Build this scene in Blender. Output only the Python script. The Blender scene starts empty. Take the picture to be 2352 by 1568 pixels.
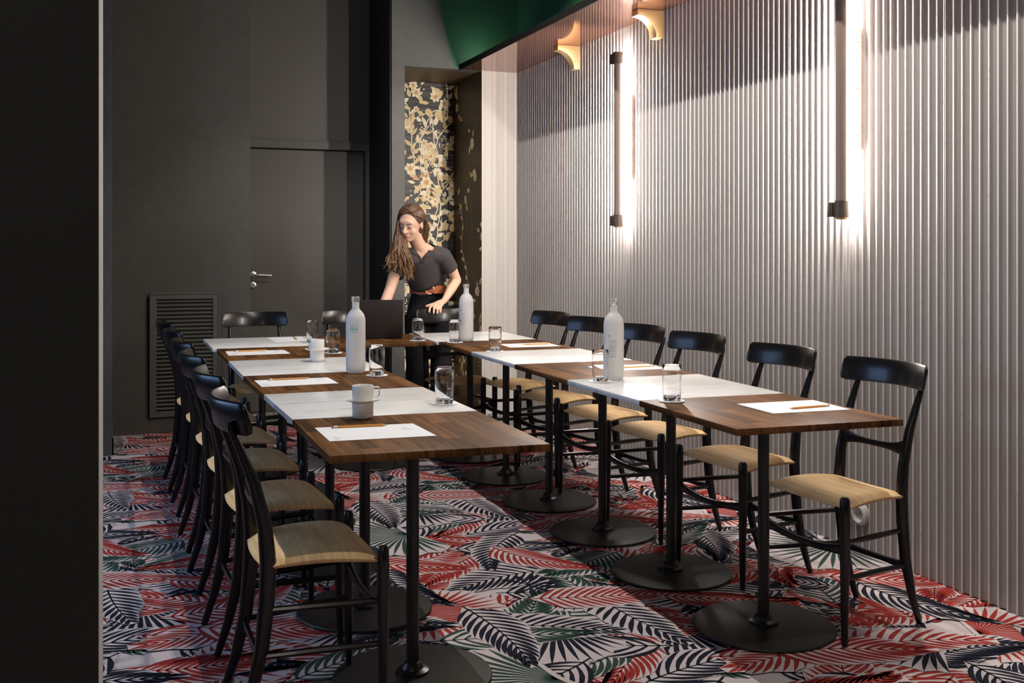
import bpy, bmesh, math, random
from mathutils import Vector, Matrix
import numpy as np
PI = math.pi
R = math.radians
C = bpy.context.scene.collection
sc = bpy.context.scene

# ------------------------------------------------------------------ camera
cam_d = bpy.data.cameras.new('camera')
cam = bpy.data.objects.new('camera', cam_d); C.objects.link(cam)
cam.location = (-0.5537, -2.7793, 1.3114)
cam.rotation_euler = (PI/2, 0, -0.3684)
cam_d.sensor_width = 36; cam_d.lens = 36*2400.6/2352
cam_d.shift_y = -(784-566)/2352
cam_d.clip_start = 0.01
sc.camera = cam
# ------------------------------------------------------------------ world, lights, exposure
sc.view_settings.view_transform = 'Standard'; sc.view_settings.look = 'None'
sc.view_settings.gamma = 1; sc.view_settings.use_curve_mapping = False
sc.view_settings.exposure = 0.3
w = bpy.data.worlds.new('world'); sc.world = w; w.use_nodes = True
w.node_tree.nodes['Background'].inputs[0].default_value = (0.55, 0.6, 0.7, 1)
w.node_tree.nodes['Background'].inputs[1].default_value = 0.02
try:
    sc.cycles.max_bounces = 10; sc.cycles.transparent_max_bounces = 16; sc.cycles.transmission_bounces = 10
    sc.cycles.sample_clamp_indirect = 6; sc.cycles.blur_glossy = 0.4
except Exception: pass

def light(name, kind, loc, energy, color, target=None, **kw):
    d = bpy.data.lights.new(name, kind); d.energy = energy; d.color = color
    for k, v in kw.items(): setattr(d, k, v)
    o = bpy.data.objects.new(name, d); C.objects.link(o); o.location = loc
    if target is not None:
        o.rotation_euler = (Vector(target)-Vector(loc)).to_track_quat('-Z', 'Y').to_euler()
    return o
# row of ceiling spots running along the room above the inner edge of the right table row
SPOT = (1.0, 0.945, 0.87)
for y, ty, e in ((-0.7, -0.6, 84), (0.6, 0.4, 84), (1.9, 1.6, 89), (3.2, 2.9, 93)):
    light('ceiling_spot', 'SPOT', (1.13, y, 3.65), e, SPOT, (1.75, ty, 0.0), spot_size=R(128), spot_blend=0.3, shadow_soft_size=0.012)
# bluish daylight from the glazing on the left side of the room, hidden behind the door jamb
light('daylight_left', 'AREA', (-2.5, 1.9, 1.6), 34, (0.36, 0.58, 1.0), (1.6, 1.6, 0.7), shape='RECTANGLE', size=2.2, size_y=1.5)
light('jamb_fill_light', 'AREA', (-1.2, -4.6, 2.6), 14, (1.0, 0.93, 0.85), (-0.9, -1.3, 1.2), size=0.8)  # unseen fill light added behind the camera to lift the dark jamb
# unseen small lights added above the shelf for the glow on the green wall
light('shelf_glow_fill', 'AREA', (2.12, 4.72, 2.76), 0.35, (0.85, 1.0, 0.85), (2.15, 4.93, 2.95), size=0.08)
light('shelf_glow_fill', 'AREA', (2.2, 3.4, 2.78), 0.3, (0.85, 1.0, 0.85), (2.46, 3.4, 3.0), size=0.08)

# ------------------------------------------------------------------ materials
def mat(name, col, rough=0.5, metal=0.0, spec=0.5, coat=0.0, trans=0.0, ior=1.45, emit=None, estr=0.0, sub=0.0):
    m = bpy.data.materials.new(name); m.use_nodes = True
    b = m.node_tree.nodes['Principled BSDF']
    b.inputs['Base Color'].default_value = (*col, 1); b.inputs['Roughness'].default_value = rough
    b.inputs['Metallic'].default_value = metal; b.inputs['Specular IOR Level'].default_value = spec
    b.inputs['Coat Weight'].default_value = coat; b.inputs['Transmission Weight'].default_value = trans
    b.inputs['IOR'].default_value = ior
    if sub: b.inputs['Subsurface Weight'].default_value = sub; b.inputs['Subsurface Scale'].default_value = 0.01
    if emit: b.inputs['Emission Color'].default_value = (*emit, 1); b.inputs['Emission Strength'].default_value = estr
    return m
def N(m, t, **kw):
    n = m.node_tree.nodes.new(t)
    for k, v in kw.items(): setattr(n, k, v)
    return n
def LK(m, a, b): m.node_tree.links.new(a, b)
def noise_col(m, stops, scale=(5, 5, 5), detail=4, ns=1.0, rough=0.6, dist=0.0, bump=0.0, bscale=None):
    """procedural colour from object-space noise"""
    b = m.node_tree.nodes['Principled BSDF']
    tc = N(m, 'ShaderNodeTexCoord'); mp = N(m, 'ShaderNodeMapping'); mp.inputs['Scale'].default_value = scale
    nz = N(m, 'ShaderNodeTexNoise'); nz.inputs['Scale'].default_value = ns; nz.inputs['Detail'].default_value = detail
    nz.inputs['Roughness'].default_value = rough; nz.inputs['Distortion'].default_value = dist
    cr = N(m, 'ShaderNodeValToRGB')
    el = cr.color_ramp.elements
    el[0].position, el[0].color = stops[0][0], (*stops[0][1], 1)
    el[1].position, el[1].color = stops[-1][0], (*stops[-1][1], 1)
    for p, c in stops[1:-1]:
        e = el.new(p); e.color = (*c, 1)
    LK(m, tc.outputs['Object'], mp.inputs[0]); LK(m, mp.outputs[0], nz.inputs['Vector'])
    LK(m, nz.outputs['Fac'], cr.inputs[0]); LK(m, cr.outputs[0], b.inputs['Base Color'])
    if bump:
        bp = N(m, 'ShaderNodeBump'); bp.inputs['Strength'].default_value = bump; bp.inputs['Distance'].default_value = 0.002
        LK(m, nz.outputs['Fac'], bp.inputs['Height']); LK(m, bp.outputs[0], b.inputs['Normal'])
    return m, tc, cr

def wood_mat(name, hue=1.0):
    m = mat(name, (0.2, 0.1, 0.05), 0.5, spec=0.08)
    b = m.node_tree.nodes['Principled BSDF']
    tc = N(m, 'ShaderNodeTexCoord')
    # strips (butcher-block) along y with their own tone
    sp = N(m, 'ShaderNodeSeparateXYZ'); LK(m, tc.outputs['Object'], sp.inputs[0])
    mx = N(m, 'ShaderNodeMath', operation='MULTIPLY'); mx.inputs[1].default_value = 19.0; LK(m, sp.outputs['X'], mx.inputs[0])
    fl = N(m, 'ShaderNodeMath', operation='FLOOR'); LK(m, mx.outputs[0], fl.inputs[0])
    my = N(m, 'ShaderNodeMath', operation='MULTIPLY'); my.inputs[1].default_value = 2.3; LK(m, sp.outputs['Y'], my.inputs[0])
    sh = N(m, 'ShaderNodeMath', operation='MULTIPLY_ADD'); sh.inputs[1].default_value = 0.37; LK(m, fl.outputs[0], sh.inputs[0]); LK(m, my.outputs[0], sh.inputs[2])
    fy = N(m, 'ShaderNodeMath', operation='FLOOR'); LK(m, sh.outputs[0], fy.inputs[0])
    cb = N(m, 'ShaderNodeCombineXYZ'); LK(m, fl.outputs[0], cb.inputs[0]); LK(m, fy.outputs[0], cb.inputs[1])
    wn = N(m, 'ShaderNodeTexWhiteNoise', noise_dimensions='3D'); LK(m, cb.outputs[0], wn.inputs['Vector'])
    mp = N(m, 'ShaderNodeMapping'); mp.inputs['Scale'].default_value = (75, 3.2, 20); LK(m, tc.outputs['Object'], mp.inputs[0])
    nz = N(m, 'ShaderNodeTexNoise'); nz.inputs['Scale'].default_value = 1; nz.inputs['Detail'].default_value = 5; nz.inputs['Distortion'].default_value = 0.6
    LK(m, mp.outputs[0], nz.inputs['Vector'])
    ad = N(m, 'ShaderNodeMath', operation='MULTIPLY_ADD'); ad.inputs[1].default_value = 0.42
    LK(m, wn.outputs['Value'], ad.inputs[0]); LK(m, nz.outputs['Fac'], ad.inputs[2])
    cr = N(m, 'ShaderNodeValToRGB'); el = cr.color_ramp.elements
    el[0].position = 0.42; el[0].color = (0.040*hue, 0.0155, 0.0055, 1)
    el[1].position = 0.98; el[1].color = (0.19*hue, 0.086, 0.031, 1)
    e = el.new(0.68); e.color = (0.107*hue, 0.046, 0.015, 1)
    LK(m, ad.outputs[0], cr.inputs[0]); LK(m, cr.outputs[0], b.inputs['Base Color'])
    return m
def marble_mat():
    m = mat('marble', (0.8, 0.8, 0.8), 0.22, spec=0.5)
    b = m.node_tree.nodes['Principled BSDF']
    tc = N(m, 'ShaderNodeTexCoord'); mp = N(m, 'ShaderNodeMapping'); mp.inputs['Scale'].default_value = (1.6, 7, 3); mp.inputs['Rotation'].default_value = (0, 0, 0.35)
    LK(m, tc.outputs['Object'], mp.inputs[0])
    nz = N(m, 'ShaderNodeTexNoise'); nz.inputs['Scale'].default_value = 2.4; nz.inputs['Detail'].default_value = 9; nz.inputs['Roughness'].default_value = 0.66; nz.inputs['Distortion'].default_value = 1.3
    LK(m, mp.outputs[0], nz.inputs['Vector'])
    cr = N(m, 'ShaderNodeValToRGB'); el = cr.color_ramp.elements
    el[0].position = 0.30; el[0].color = (0.52, 0.52, 0.535, 1)
    el[1].position = 0.60; el[1].color = (0.85, 0.835, 0.81, 1)
    e = el.new(0.44); e.color = (0.79, 0.785, 0.775, 1)
    LK(m, nz.outputs['Fac'], cr.inputs[0]); LK(m, cr.outputs[0], b.inputs['Base Color'])
    return m
def woven_mat():
    m = mat('woven_cord', (0.5, 0.33, 0.16), 0.7, spec=0.25)
    b = m.node_tree.nodes['Principled BSDF']
    tc = N(m, 'ShaderNodeTexCoord')
    wv = N(m, 'ShaderNodeTexWave', wave_type='BANDS', bands_direction='X'); wv.inputs['Scale'].default_value = 95; wv.inputs['Distortion'].default_value = 1.2; wv.inputs['Detail Scale'].default_value = 3
    LK(m, tc.outputs['Object'], wv.inputs['Vector'])
    mp = N(m, 'ShaderNodeMapping'); mp.inputs['Scale'].default_value = (90, 7, 7); LK(m, tc.outputs['Object'], mp.inputs[0])
    nz = N(m, 'ShaderNodeTexNoise'); nz.inputs['Scale'].default_value = 1; nz.inputs['Detail'].default_value = 3; LK(m, mp.outputs[0], nz.inputs['Vector'])
    mu = N(m, 'ShaderNodeMath', operation='MULTIPLY_ADD'); mu.inputs[1].default_value = 0.28; LK(m, wv.outputs['Fac'], mu.inputs[0]); LK(m, nz.outputs['Fac'], mu.inputs[2])
    cr = N(m, 'ShaderNodeValToRGB'); el = cr.color_ramp.elements
    el[0].position = 0.35; el[0].color = (0.60, 0.38, 0.18, 1); el[1].position = 0.85; el[1].color = (0.90, 0.62, 0.32, 1)
    LK(m, mu.outputs[0], cr.inputs[0]); LK(m, cr.outputs[0], b.inputs['Base Color'])
    bp = N(m, 'ShaderNodeBump'); bp.inputs['Strength'].default_value = 0.5; bp.inputs['Distance'].default_value = 0.002
    LK(m, wv.outputs['Fac'], bp.inputs['Height']); LK(m, bp.outputs[0], b.inputs['Normal'])
    return m

M = {}
M['dark_wall'] = noise_col(mat('dark_grey_paint', (0.05, 0.046, 0.04), 0.62, spec=0.3), [(0.3, (0.066, 0.061, 0.052)), (0.7, (0.078, 0.072, 0.062))], ns=3)[0]
M['door_paint'] = mat('door_paint', (0.088, 0.080, 0.069), 0.5, spec=0.35)
M['grey_wall'] = noise_col(mat('grey_paint', (0.2, 0.19, 0.17), 0.6, spec=0.3), [(0.3, (0.105, 0.102, 0.093)), (0.7, (0.12, 0.117, 0.107))], ns=3)[0]
M['green_wall'] = mat('green_paint', (0.035, 0.115, 0.058), 0.55, spec=0.35)
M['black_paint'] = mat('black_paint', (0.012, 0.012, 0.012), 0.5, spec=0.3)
M['jamb'] = mat('jamb_dark_paint', (0.035, 0.034, 0.033), 0.6, spec=0.2)
M['jamb_edge'] = mat('pale_jamb_paint', (0.42, 0.40, 0.38), 0.5)
M['flute'] = noise_col(mat('fluted_panel_paint', (0.4, 0.37, 0.35), 0.42, spec=0.45), [(0.25, (0.345, 0.313, 0.293)), (0.75, (0.405, 0.37, 0.35))], scale=(6, 6, 0.6), ns=4, detail=6)[0]
M['flute_ridge'] = noise_col(mat('fluted_ridge_paint', (0.5, 0.47, 0.45), 0.4, spec=0.5), [(0.27, (0.33, 0.30, 0.28)), (0.40, (0.59, 0.55, 0.52))], scale=(30, 30, 9), ns=4, detail=6)[0]
M['panel'] = mat('end_panel_paint', (0.50, 0.46, 0.425), 0.5)
M['lacquer'] = mat('mahogany_lacquer', (0.34, 0.15, 0.10), 0.09, metal=0.75, spec=0.6)
M['shelf_edge'] = mat('dark_shelf_edge', (0.006, 0.006, 0.005), 0.8, spec=0.1)
M['brass'] = noise_col(mat('satin_brass', (0.62, 0.40, 0.18), 0.42, metal=0.55, spec=0.5), [(0.2, (0.52, 0.33, 0.15)), (0.8, (0.62, 0.41, 0.2))], scale=(3, 3, 40), ns=3)[0]
M['chair'] = mat('black_lacquered_wood', (0.006, 0.0055, 0.0055), 0.27, spec=0.42, coat=0.08)
M['seat'] = woven_mat()
M['iron'] = mat('black_metal', (0.012, 0.011, 0.010), 0.33, spec=0.5)
M['base'] = mat('black_cast_base', (0.016, 0.016, 0.013), 0.42, spec=0.4)
M['wood'] = wood_mat('walnut_top')
M['marble'] = marble_mat()
M['paper'] = mat('white_paper', (0.80, 0.80, 0.81), 0.7, spec=0.2)
M['print'] = mat('faint_print', (0.55, 0.60, 0.68), 0.7)
M['ceramic'] = mat('glazed_ceramic', (0.80, 0.775, 0.73), 0.25, spec=0.5)
M['glass'] = mat('clear_glass', (1, 1, 1), 0.0, trans=1.0, ior=1.46)
M['frost'] = mat('frosted_glass', (1.0, 0.99, 0.975), 0.5, trans=0.62, ior=1.25, spec=0.4)
M['clear_neck'] = mat('clear_cap_glass', (0.95, 0.95, 0.95), 0.12, trans=0.85, ior=1.4)
M['mint'] = mat('mint_green_print', (0.30, 0.55, 0.40), 0.6)
M['ink'] = mat('dark_print', (0.05, 0.05, 0.05), 0.6)
M['greyprint'] = mat('grey_print', (0.42, 0.42, 0.41), 0.6)
M['pencil'] = mat('yellow_pencil_paint', (0.72, 0.30, 0.045), 0.35)
M['pencil_wood'] = mat('pencil_wood', (0.65, 0.42, 0.24), 0.7)
M['ferrule'] = mat('aluminium_ferrule', (0.75, 0.75, 0.76), 0.3, metal=1)
M['eraser'] = mat('pink_eraser', (0.50, 0.08, 0.08), 0.7)
M['graphite'] = mat('graphite', (0.03, 0.03, 0.03), 0.4)
M['laptop'] = mat('laptop_shell', (0.030, 0.022, 0.020), 0.42, spec=0.4)
M['screen'] = mat('laptop_screen', (0.02, 0.02, 0.025), 0.1, emit=(0.6, 0.75, 1.0), estr=0.6)
M['keys'] = mat('laptop_keys', (0.012, 0.012, 0.012), 0.5)
M['lamp_shield'] = mat('bronze_lamp_shield', (0.25, 0.185, 0.155), 0.45, metal=0.3)
M['lamp_cap'] = mat('dark_lamp_cap', (0.09, 0.065, 0.05), 0.4, metal=0.3)
M['tube'] = mat('glowing_tube', (1, 1, 1), 0.4, emit=(1.0, 0.935, 0.86), estr=265)
M['steel'] = mat('satin_steel', (0.70, 0.69, 0.67), 0.3, metal=1)
M['white_plastic'] = mat('white_plastic', (0.55, 0.53, 0.50), 0.45)
M['louvre'] = mat('louvre_paint', (0.075, 0.072, 0.060), 0.5)
M['skin'] = mat('skin', (0.66, 0.40, 0.285), 0.5, spec=0.35, sub=0.12)
M['lip'] = mat('lips', (0.42, 0.14, 0.12), 0.45)
M['brow'] = mat('brows', (0.06, 0.03, 0.02), 0.7)
M['shirt'] = noise_col(mat('charcoal_cloth', (0.045, 0.04, 0.04), 0.85, spec=0.15), [(0.3, (0.040, 0.035, 0.036)), (0.7, (0.055, 0.049, 0.050))], ns=40)[0]
M['trousers'] = mat('black_trousers', (0.013, 0.012, 0.013), 0.85, spec=0.15)
M['belt'] = mat('tan_leather', (0.33, 0.085, 0.028), 0.45)
M['gold'] = mat('pale_gold', (0.75, 0.55, 0.33), 0.25, metal=1)
M['hair'] = noise_col(mat('brown_hair', (0.1, 0.05, 0.03), 0.42, spec=0.4), [(0.32, (0.032, 0.015, 0.009)), (0.55, (0.10, 0.050, 0.026)), (0.72, (0.22, 0.12, 0.06))], scale=(70, 70, 3), ns=1.6, detail=3)[0]
m = M['hair']; b_ = m.node_tree.nodes['Principled BSDF']; cr_ = [q for q in m.node_tree.nodes if q.type == 'VALTORGB'][0]
tc_ = N(m, 'ShaderNodeTexCoord'); sx_ = N(m, 'ShaderNodeSeparateXYZ'); mr_ = N(m, 'ShaderNodeMapRange'); mr_.inputs['From Min'].default_value = 1.36; mr_.inputs['From Max'].default_value = 1.12; mr_.inputs['To Max'].default_value = 0.75
mx_ = N(m, 'ShaderNodeMix', data_type='RGBA', blend_type='MIX'); mx_.inputs['B'].default_value = (0.30, 0.165, 0.08, 1)
LK(m, tc_.outputs['Object'], sx_.inputs[0]); LK(m, sx_.outputs['Z'], mr_.inputs['Value']); LK(m, mr_.outputs[0], mx_.inputs['Factor']); LK(m, cr_.outputs[0], mx_.inputs['A']); LK(m, mx_.outputs['Result'], b_.inputs['Base Color'])
M['c_base'] = mat('carpet_pale', (0.50, 0.435, 0.44), 0.95, spec=0.05)
M['c_red'] = mat('carpet_red', (0.27, 0.034, 0.028), 0.95, spec=0.05)
M['c_navy'] = mat('carpet_navy', (0.016, 0.018, 0.028), 0.95, spec=0.05)
M['c_green'] = mat('carpet_green', (0.034, 0.060, 0.050), 0.95, spec=0.05)
for k in ('c_base', 'c_red', 'c_navy', 'c_green'):   # pile texture
    m = M[k]; tc = N(m, 'ShaderNodeTexCoord'); nz = N(m, 'ShaderNodeTexNoise'); nz.inputs['Scale'].default_value = 420
    bp = N(m, 'ShaderNodeBump'); bp.inputs['Strength'].default_value = 0.45; bp.inputs['Distance'].default_value = 0.003
    LK(m, tc.outputs['Object'], nz.inputs['Vector']); LK(m, nz.outputs['Fac'], bp.inputs['Height']); LK(m, bp.outputs[0], m.node_tree.nodes['Principled BSDF'].inputs['Normal'])
M['w_base'] = mat('wallpaper_dark', (0.055, 0.048, 0.045), 0.5)
b_ = M['w_base']; tc_ = N(b_, 'ShaderNodeTexCoord'); mp_ = N(b_, 'ShaderNodeMapping'); mp_.inputs['Scale'].default_value = (1.5, 1.5, 42)
nz_ = N(b_, 'ShaderNodeTexNoise'); nz_.inputs['Scale'].default_value = 1; nz_.inputs['Detail'].default_value = 2; cr_ = N(b_, 'ShaderNodeValToRGB')
cr_.color_ramp.elements[0].position = 0.42; cr_.color_ramp.elements[0].color = (0.012, 0.010, 0.009, 1); cr_.color_ramp.elements[1].position = 0.56; cr_.color_ramp.elements[1].color = (0.062, 0.054, 0.050, 1)
LK(b_, tc_.outputs['Object'], mp_.inputs[0]); LK(b_, mp_.outputs[0], nz_.inputs['Vector']); LK(b_, nz_.outputs['Fac'], cr_.inputs[0]); LK(b_, cr_.outputs[0], b_.node_tree.nodes['Principled BSDF'].inputs['Base Color'])
M['w_gold'] = mat('wallpaper_gold', (0.70, 0.53, 0.26), 0.5)
M['w_cream'] = mat('wallpaper_cream', (0.86, 0.76, 0.54), 0.5)
M['w_rose'] = mat('wallpaper_rose', (0.62, 0.27, 0.14), 0.5)
M['w_red'] = mat('wallpaper_red', (0.35, 0.03, 0.03), 0.5)
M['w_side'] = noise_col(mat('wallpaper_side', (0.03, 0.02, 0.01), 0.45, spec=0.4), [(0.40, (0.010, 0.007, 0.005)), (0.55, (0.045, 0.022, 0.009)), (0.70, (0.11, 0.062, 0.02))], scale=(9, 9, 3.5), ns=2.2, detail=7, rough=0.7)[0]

# ------------------------------------------------------------------ mesh helpers
class MB:
    def __init__(s): s.v = []; s.f = []; s.mi = []
    def add(s, vs, fs, mi=0):
        n = len(s.v); s.v += [tuple(v) for v in vs]; s.f += [tuple(i+n for i in f) for f in fs]; s.mi += [mi]*len(fs); return s
    def box(s, x0, x1, y0, y1, z0, z1, mi=0):
        v = [(x0, y0, z0), (x1, y0, z0), (x1, y1, z0), (x0, y1, z0), (x0, y0, z1), (x1, y0, z1), (x1, y1, z1), (x0, y1, z1)]
        return s.add(v, [(0, 3, 2, 1), (4, 5, 6, 7), (0, 1, 5, 4), (1, 2, 6, 5), (2, 3, 7, 6), (3, 0, 4, 7)], mi)
    def prism(s, poly, z0, z1, mi=0, axis='z'):
        n = len(poly)
        def P(p, h):
            return (p[0], p[1], h) if axis == 'z' else ((p[0], h, p[1]) if axis == 'y' else (h, p[0], p[1]))
        v = [P(p, z0) for p in poly]+[P(p, z1) for p in poly]
        f = [tuple(range(n-1, -1, -1)), tuple(range(n, 2*n))]+[(i, (i+1) % n, n+(i+1) % n, n+i) for i in range(n)]
        return s.add(v, f, mi)
    def ring_loft(s, rings, close=True, caps=True, mi=0):
        n = len(rings[0]); v = [p for r in rings for p in r]; f = []
        for k in range(len(rings)-1):
            for i in range(n if close else n-1):
                j = (i+1) % n; f.append((k*n+i, k*n+j, (k+1)*n+j, (k+1)*n+i))
        if caps: f.append(tuple(range(n-1, -1, -1))); f.append(tuple((len(rings)-1)*n+i for i in range(n)))
        return s.add(v, f, mi)
    def tube(s, pts, rad, n=10, mi=0, ref=(0, 0, 1), round_ends=False):
        """rad: per point r or (ra, rb); rb is measured along ref"""
        P = [Vector(p) for p in pts]; rd = list(rad) if isinstance(rad, (list, tuple)) and len(rad) == len(P) else [rad]*len(P)
        rd = [(r, r) if not isinstance(r, (tuple, list)) else r for r in rd]
        if round_ends:
            d0 = (P[0]-P[1]).normalized(); d1 = (P[-1]-P[-2]).normalized(); r0, r1 = rd[0], rd[-1]
            q0, q1 = P[0], P[-1]
            for t in (0.5, 0.87, 0.99):
                c = math.sqrt(1-t*t); P.insert(0, q0+d0*(min(r0)*t)); rd.insert(0, (r0[0]*c, r0[1]*c)); P.append(q1+d1*(min(r1)*t)); rd.append((r1[0]*c, r1[1]*c))
        rings = []; ref = Vector(ref)
        for i, p in enumerate(P):
            t = (P[min(i+1, len(P)-1)]-P[max(i-1, 0)]).normalized()
            a = t.cross(ref)
            if a.length < 1e-3: a = t.cross(Vector((1, 0, 0)))
            a.normalize(); b = a.cross(t).normalized()
            rings.append([p+a*(rd[i][0]*math.cos(2*PI*k/n))+b*(rd[i][1]*math.sin(2*PI*k/n)) for k in range(n)])
        return s.ring_loft(rings, mi=mi)
    def lathe(s, prof, c=(0, 0, 0), n=32, mi=0, axis='z'):
        rings = []
        for r, h in prof:
            rr = max(r, 1e-5)
            ring = []
            for k in range(n):
                a, b = rr*math.cos(2*PI*k/n), rr*math.sin(2*PI*k/n)
                ring.append({'z': (c[0]+a, c[1]+b, c[2]+h), 'x': (c[0]+h, c[1]+a, c[2]+b), 'y': (c[0]+b, c[1]+h, c[2]+a)}[axis])
            rings.append(ring)
        return s.ring_loft(rings, mi=mi)
    def ball(s, c, r, n=16, mi=0, M3=None):
        r = (r, r, r) if not isinstance(r, (tuple, list)) else r
        rings = []
        for i in range(n//2+1):
            th = PI*i/(n//2); rings.append([])
            for k in range(n):
                v = Vector((r[0]*max(math.sin(th), 1e-3)*math.cos(2*PI*k/n), r[1]*max(math.sin(th), 1e-3)*math.sin(2*PI*k/n), -r[2]*math.cos(th)))
                if M3 is not None: v = M3 @ v
                rings[-1].append(Vector(c)+v)
        return s.ring_loft(rings, mi=mi)
    def mesh(s, name, mats, smooth=True, angle=40, bevel=0, fixn=True):
        me = bpy.data.meshes.new(name); me.from_pydata(s.v, [], s.f)
        for m in (mats if isinstance(mats, list) else [mats]): me.materials.append(m)
        me.polygons.foreach_set('material_index', s.mi)
        if bevel or fixn:
            bm = bmesh.new(); bm.from_mesh(me)
            if fixn: bmesh.ops.recalc_face_normals(bm, faces=bm.faces)
            if bevel:
                es = [e for e in bm.edges if len(e.link_faces) == 2 and e.calc_face_angle(0) > R(35)]
                bmesh.ops.bevel(bm, geom=es, offset=bevel, segments=2, profile=0.5, affect='EDGES')
            bm.to_mesh(me); bm.free()
        if smooth:
            me.polygons.foreach_set('use_smooth', [True]*len(me.polygons)); me.set_sharp_from_angle(angle=R(angle))
        me.update(); return me
    def obj(s, name, mats, parent=None, **kw):
        o = bpy.data.objects.new(name, s.mesh(name, mats, **kw)); C.objects.link(o)
        if parent is not None: o.parent = parent
        return o
def tag(o, label=None, cat=None, group=None, kind=None):
    if label: o['label'] = label
    if cat: o['category'] = cat
    if group: o['group'] = group
    if kind: o['kind'] = kind
    return o
def thing(name, label, cat, loc=(0, 0, 0), rz=0, group=None):
    o = bpy.data.objects.new(name, None); C.objects.link(o); o.location = loc; o.rotation_euler = (0, 0, rz); o.empty_display_size = 0.1
    return tag(o, label, cat, group)
def kids(o): return [c for c in bpy.data.objects if c.parent == o]
def dup(root, loc, rz, label, group=None):
    def cp(o, par):
        c = o.copy(); C.objects.link(c); c.parent = par
        for k in kids(o): cp(k, c)
        return c
    r = root.copy(); C.objects.link(r); r.location = loc; r.rotation_euler = (0, 0, rz); r['label'] = label
    if group: r['group'] = group
    for k in kids(root): cp(k, r)
    return r
def struct(name, mb, mats, parent=None, label=None, **kw):
    o = mb.obj(name, mats, parent, **kw)
    if parent is None: o['kind'] = 'structure'
    if label: o['label'] = label
    return o

# ------------------------------------------------------------------ carpet pattern (palm leaves woven into the carpet)
rnd = random.Random(7)
def strip2(mb, pts, wid, z, mi, T):
    """flat tapering ribbon through 2-D pts"""
    L, Rr = [], []
    for i, p in enumerate(pts):
        q0 = pts[max(i-1, 0)]; q1 = pts[min(i+1, len(pts)-1)]
        dx, dy = q1[0]-q0[0], q1[1]-q0[1]; l = math.hypot(dx, dy) or 1
        nx, ny = -dy/l*wid[i]/2, dx/l*wid[i]/2
        L.append(T(p[0]+nx, p[1]+ny, z)); Rr.append(T(p[0]-nx, p[1]-ny, z))
    n = len(pts)
    mb.add(L+Rr, [(i, i+1, n+i+1, n+i) for i in range(n-1)], mi)
def frond(rn, length, n, leaf, wmax, droop, bend):
    """returns list of (pts, widths) of a feather palm frond; stem from (0,0) along +x"""
    out = []; tips = {1: [], -1: []}
    def stem(t): return (length*t*math.cos(bend*t*0.5), length*t*math.sin(bend*t*0.5))
    sp = [stem(i/8) for i in range(9)]
    out.append((sp, [0.009*(1-0.6*i/8) for i in range(9)]))
    for i in range(n):
        t = 0.08+0.92*i/(n-1); bx, by = stem(t); ta = bend*t
        ll = leaf*(0.45+0.55*math.sin(PI*min(1, 0.12+t*0.86)))*(1-0.35*t)*rn.uniform(0.9, 1.08)
        for sgn in (1, -1):
            a0 = ta+sgn*R(68-36*t); a1 = a0-sgn*droop
            x, y = bx, by; pts = [(x, y)]; wd = [wmax*0.45]
            for k in range(1, 6):
                a = a0+(a1-a0)*k/5; x += ll/5*math.cos(a); y += ll/5*math.sin(a); pts.append((x, y))
                wd.append(wmax*(0.7, 1.0, 0.95, 0.62, 0.04)[k-1])
            out.append((pts, wd))
            tips[sgn].append(pts[-1])
    hull = [(0, 0)]+tips[1]+tips[-1][::-1]
    out.insert(0, hull)
    return out
def fan(rn, rad, n, spread, wmax):
    out = []
    for i in range(n):
        u = i/(n-1)-0.5; a = u*spread; ll = rad*(1-0.5*abs(u))*rn.uniform(0.9, 1.05); x = .05*math.cos(a); y = .05*math.sin(a); pts = [(0.0, 0.0), (x, y)]; wd = [wmax*0.12, wmax*.3]
        for k in range(1, 6):
            aa = a+u*0.5*k/5; x += ll/5*math.cos(aa); y += ll/5*math.sin(aa); pts.append((x, y)); wd.append(wmax*(0.6, 0.95, 1.0, 0.65, 0.04)[k-1])
        out.append((pts, wd))
    out.insert(0, [(-.02, 0)]+[p[-1] for p, _ in out])
    return out
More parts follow.
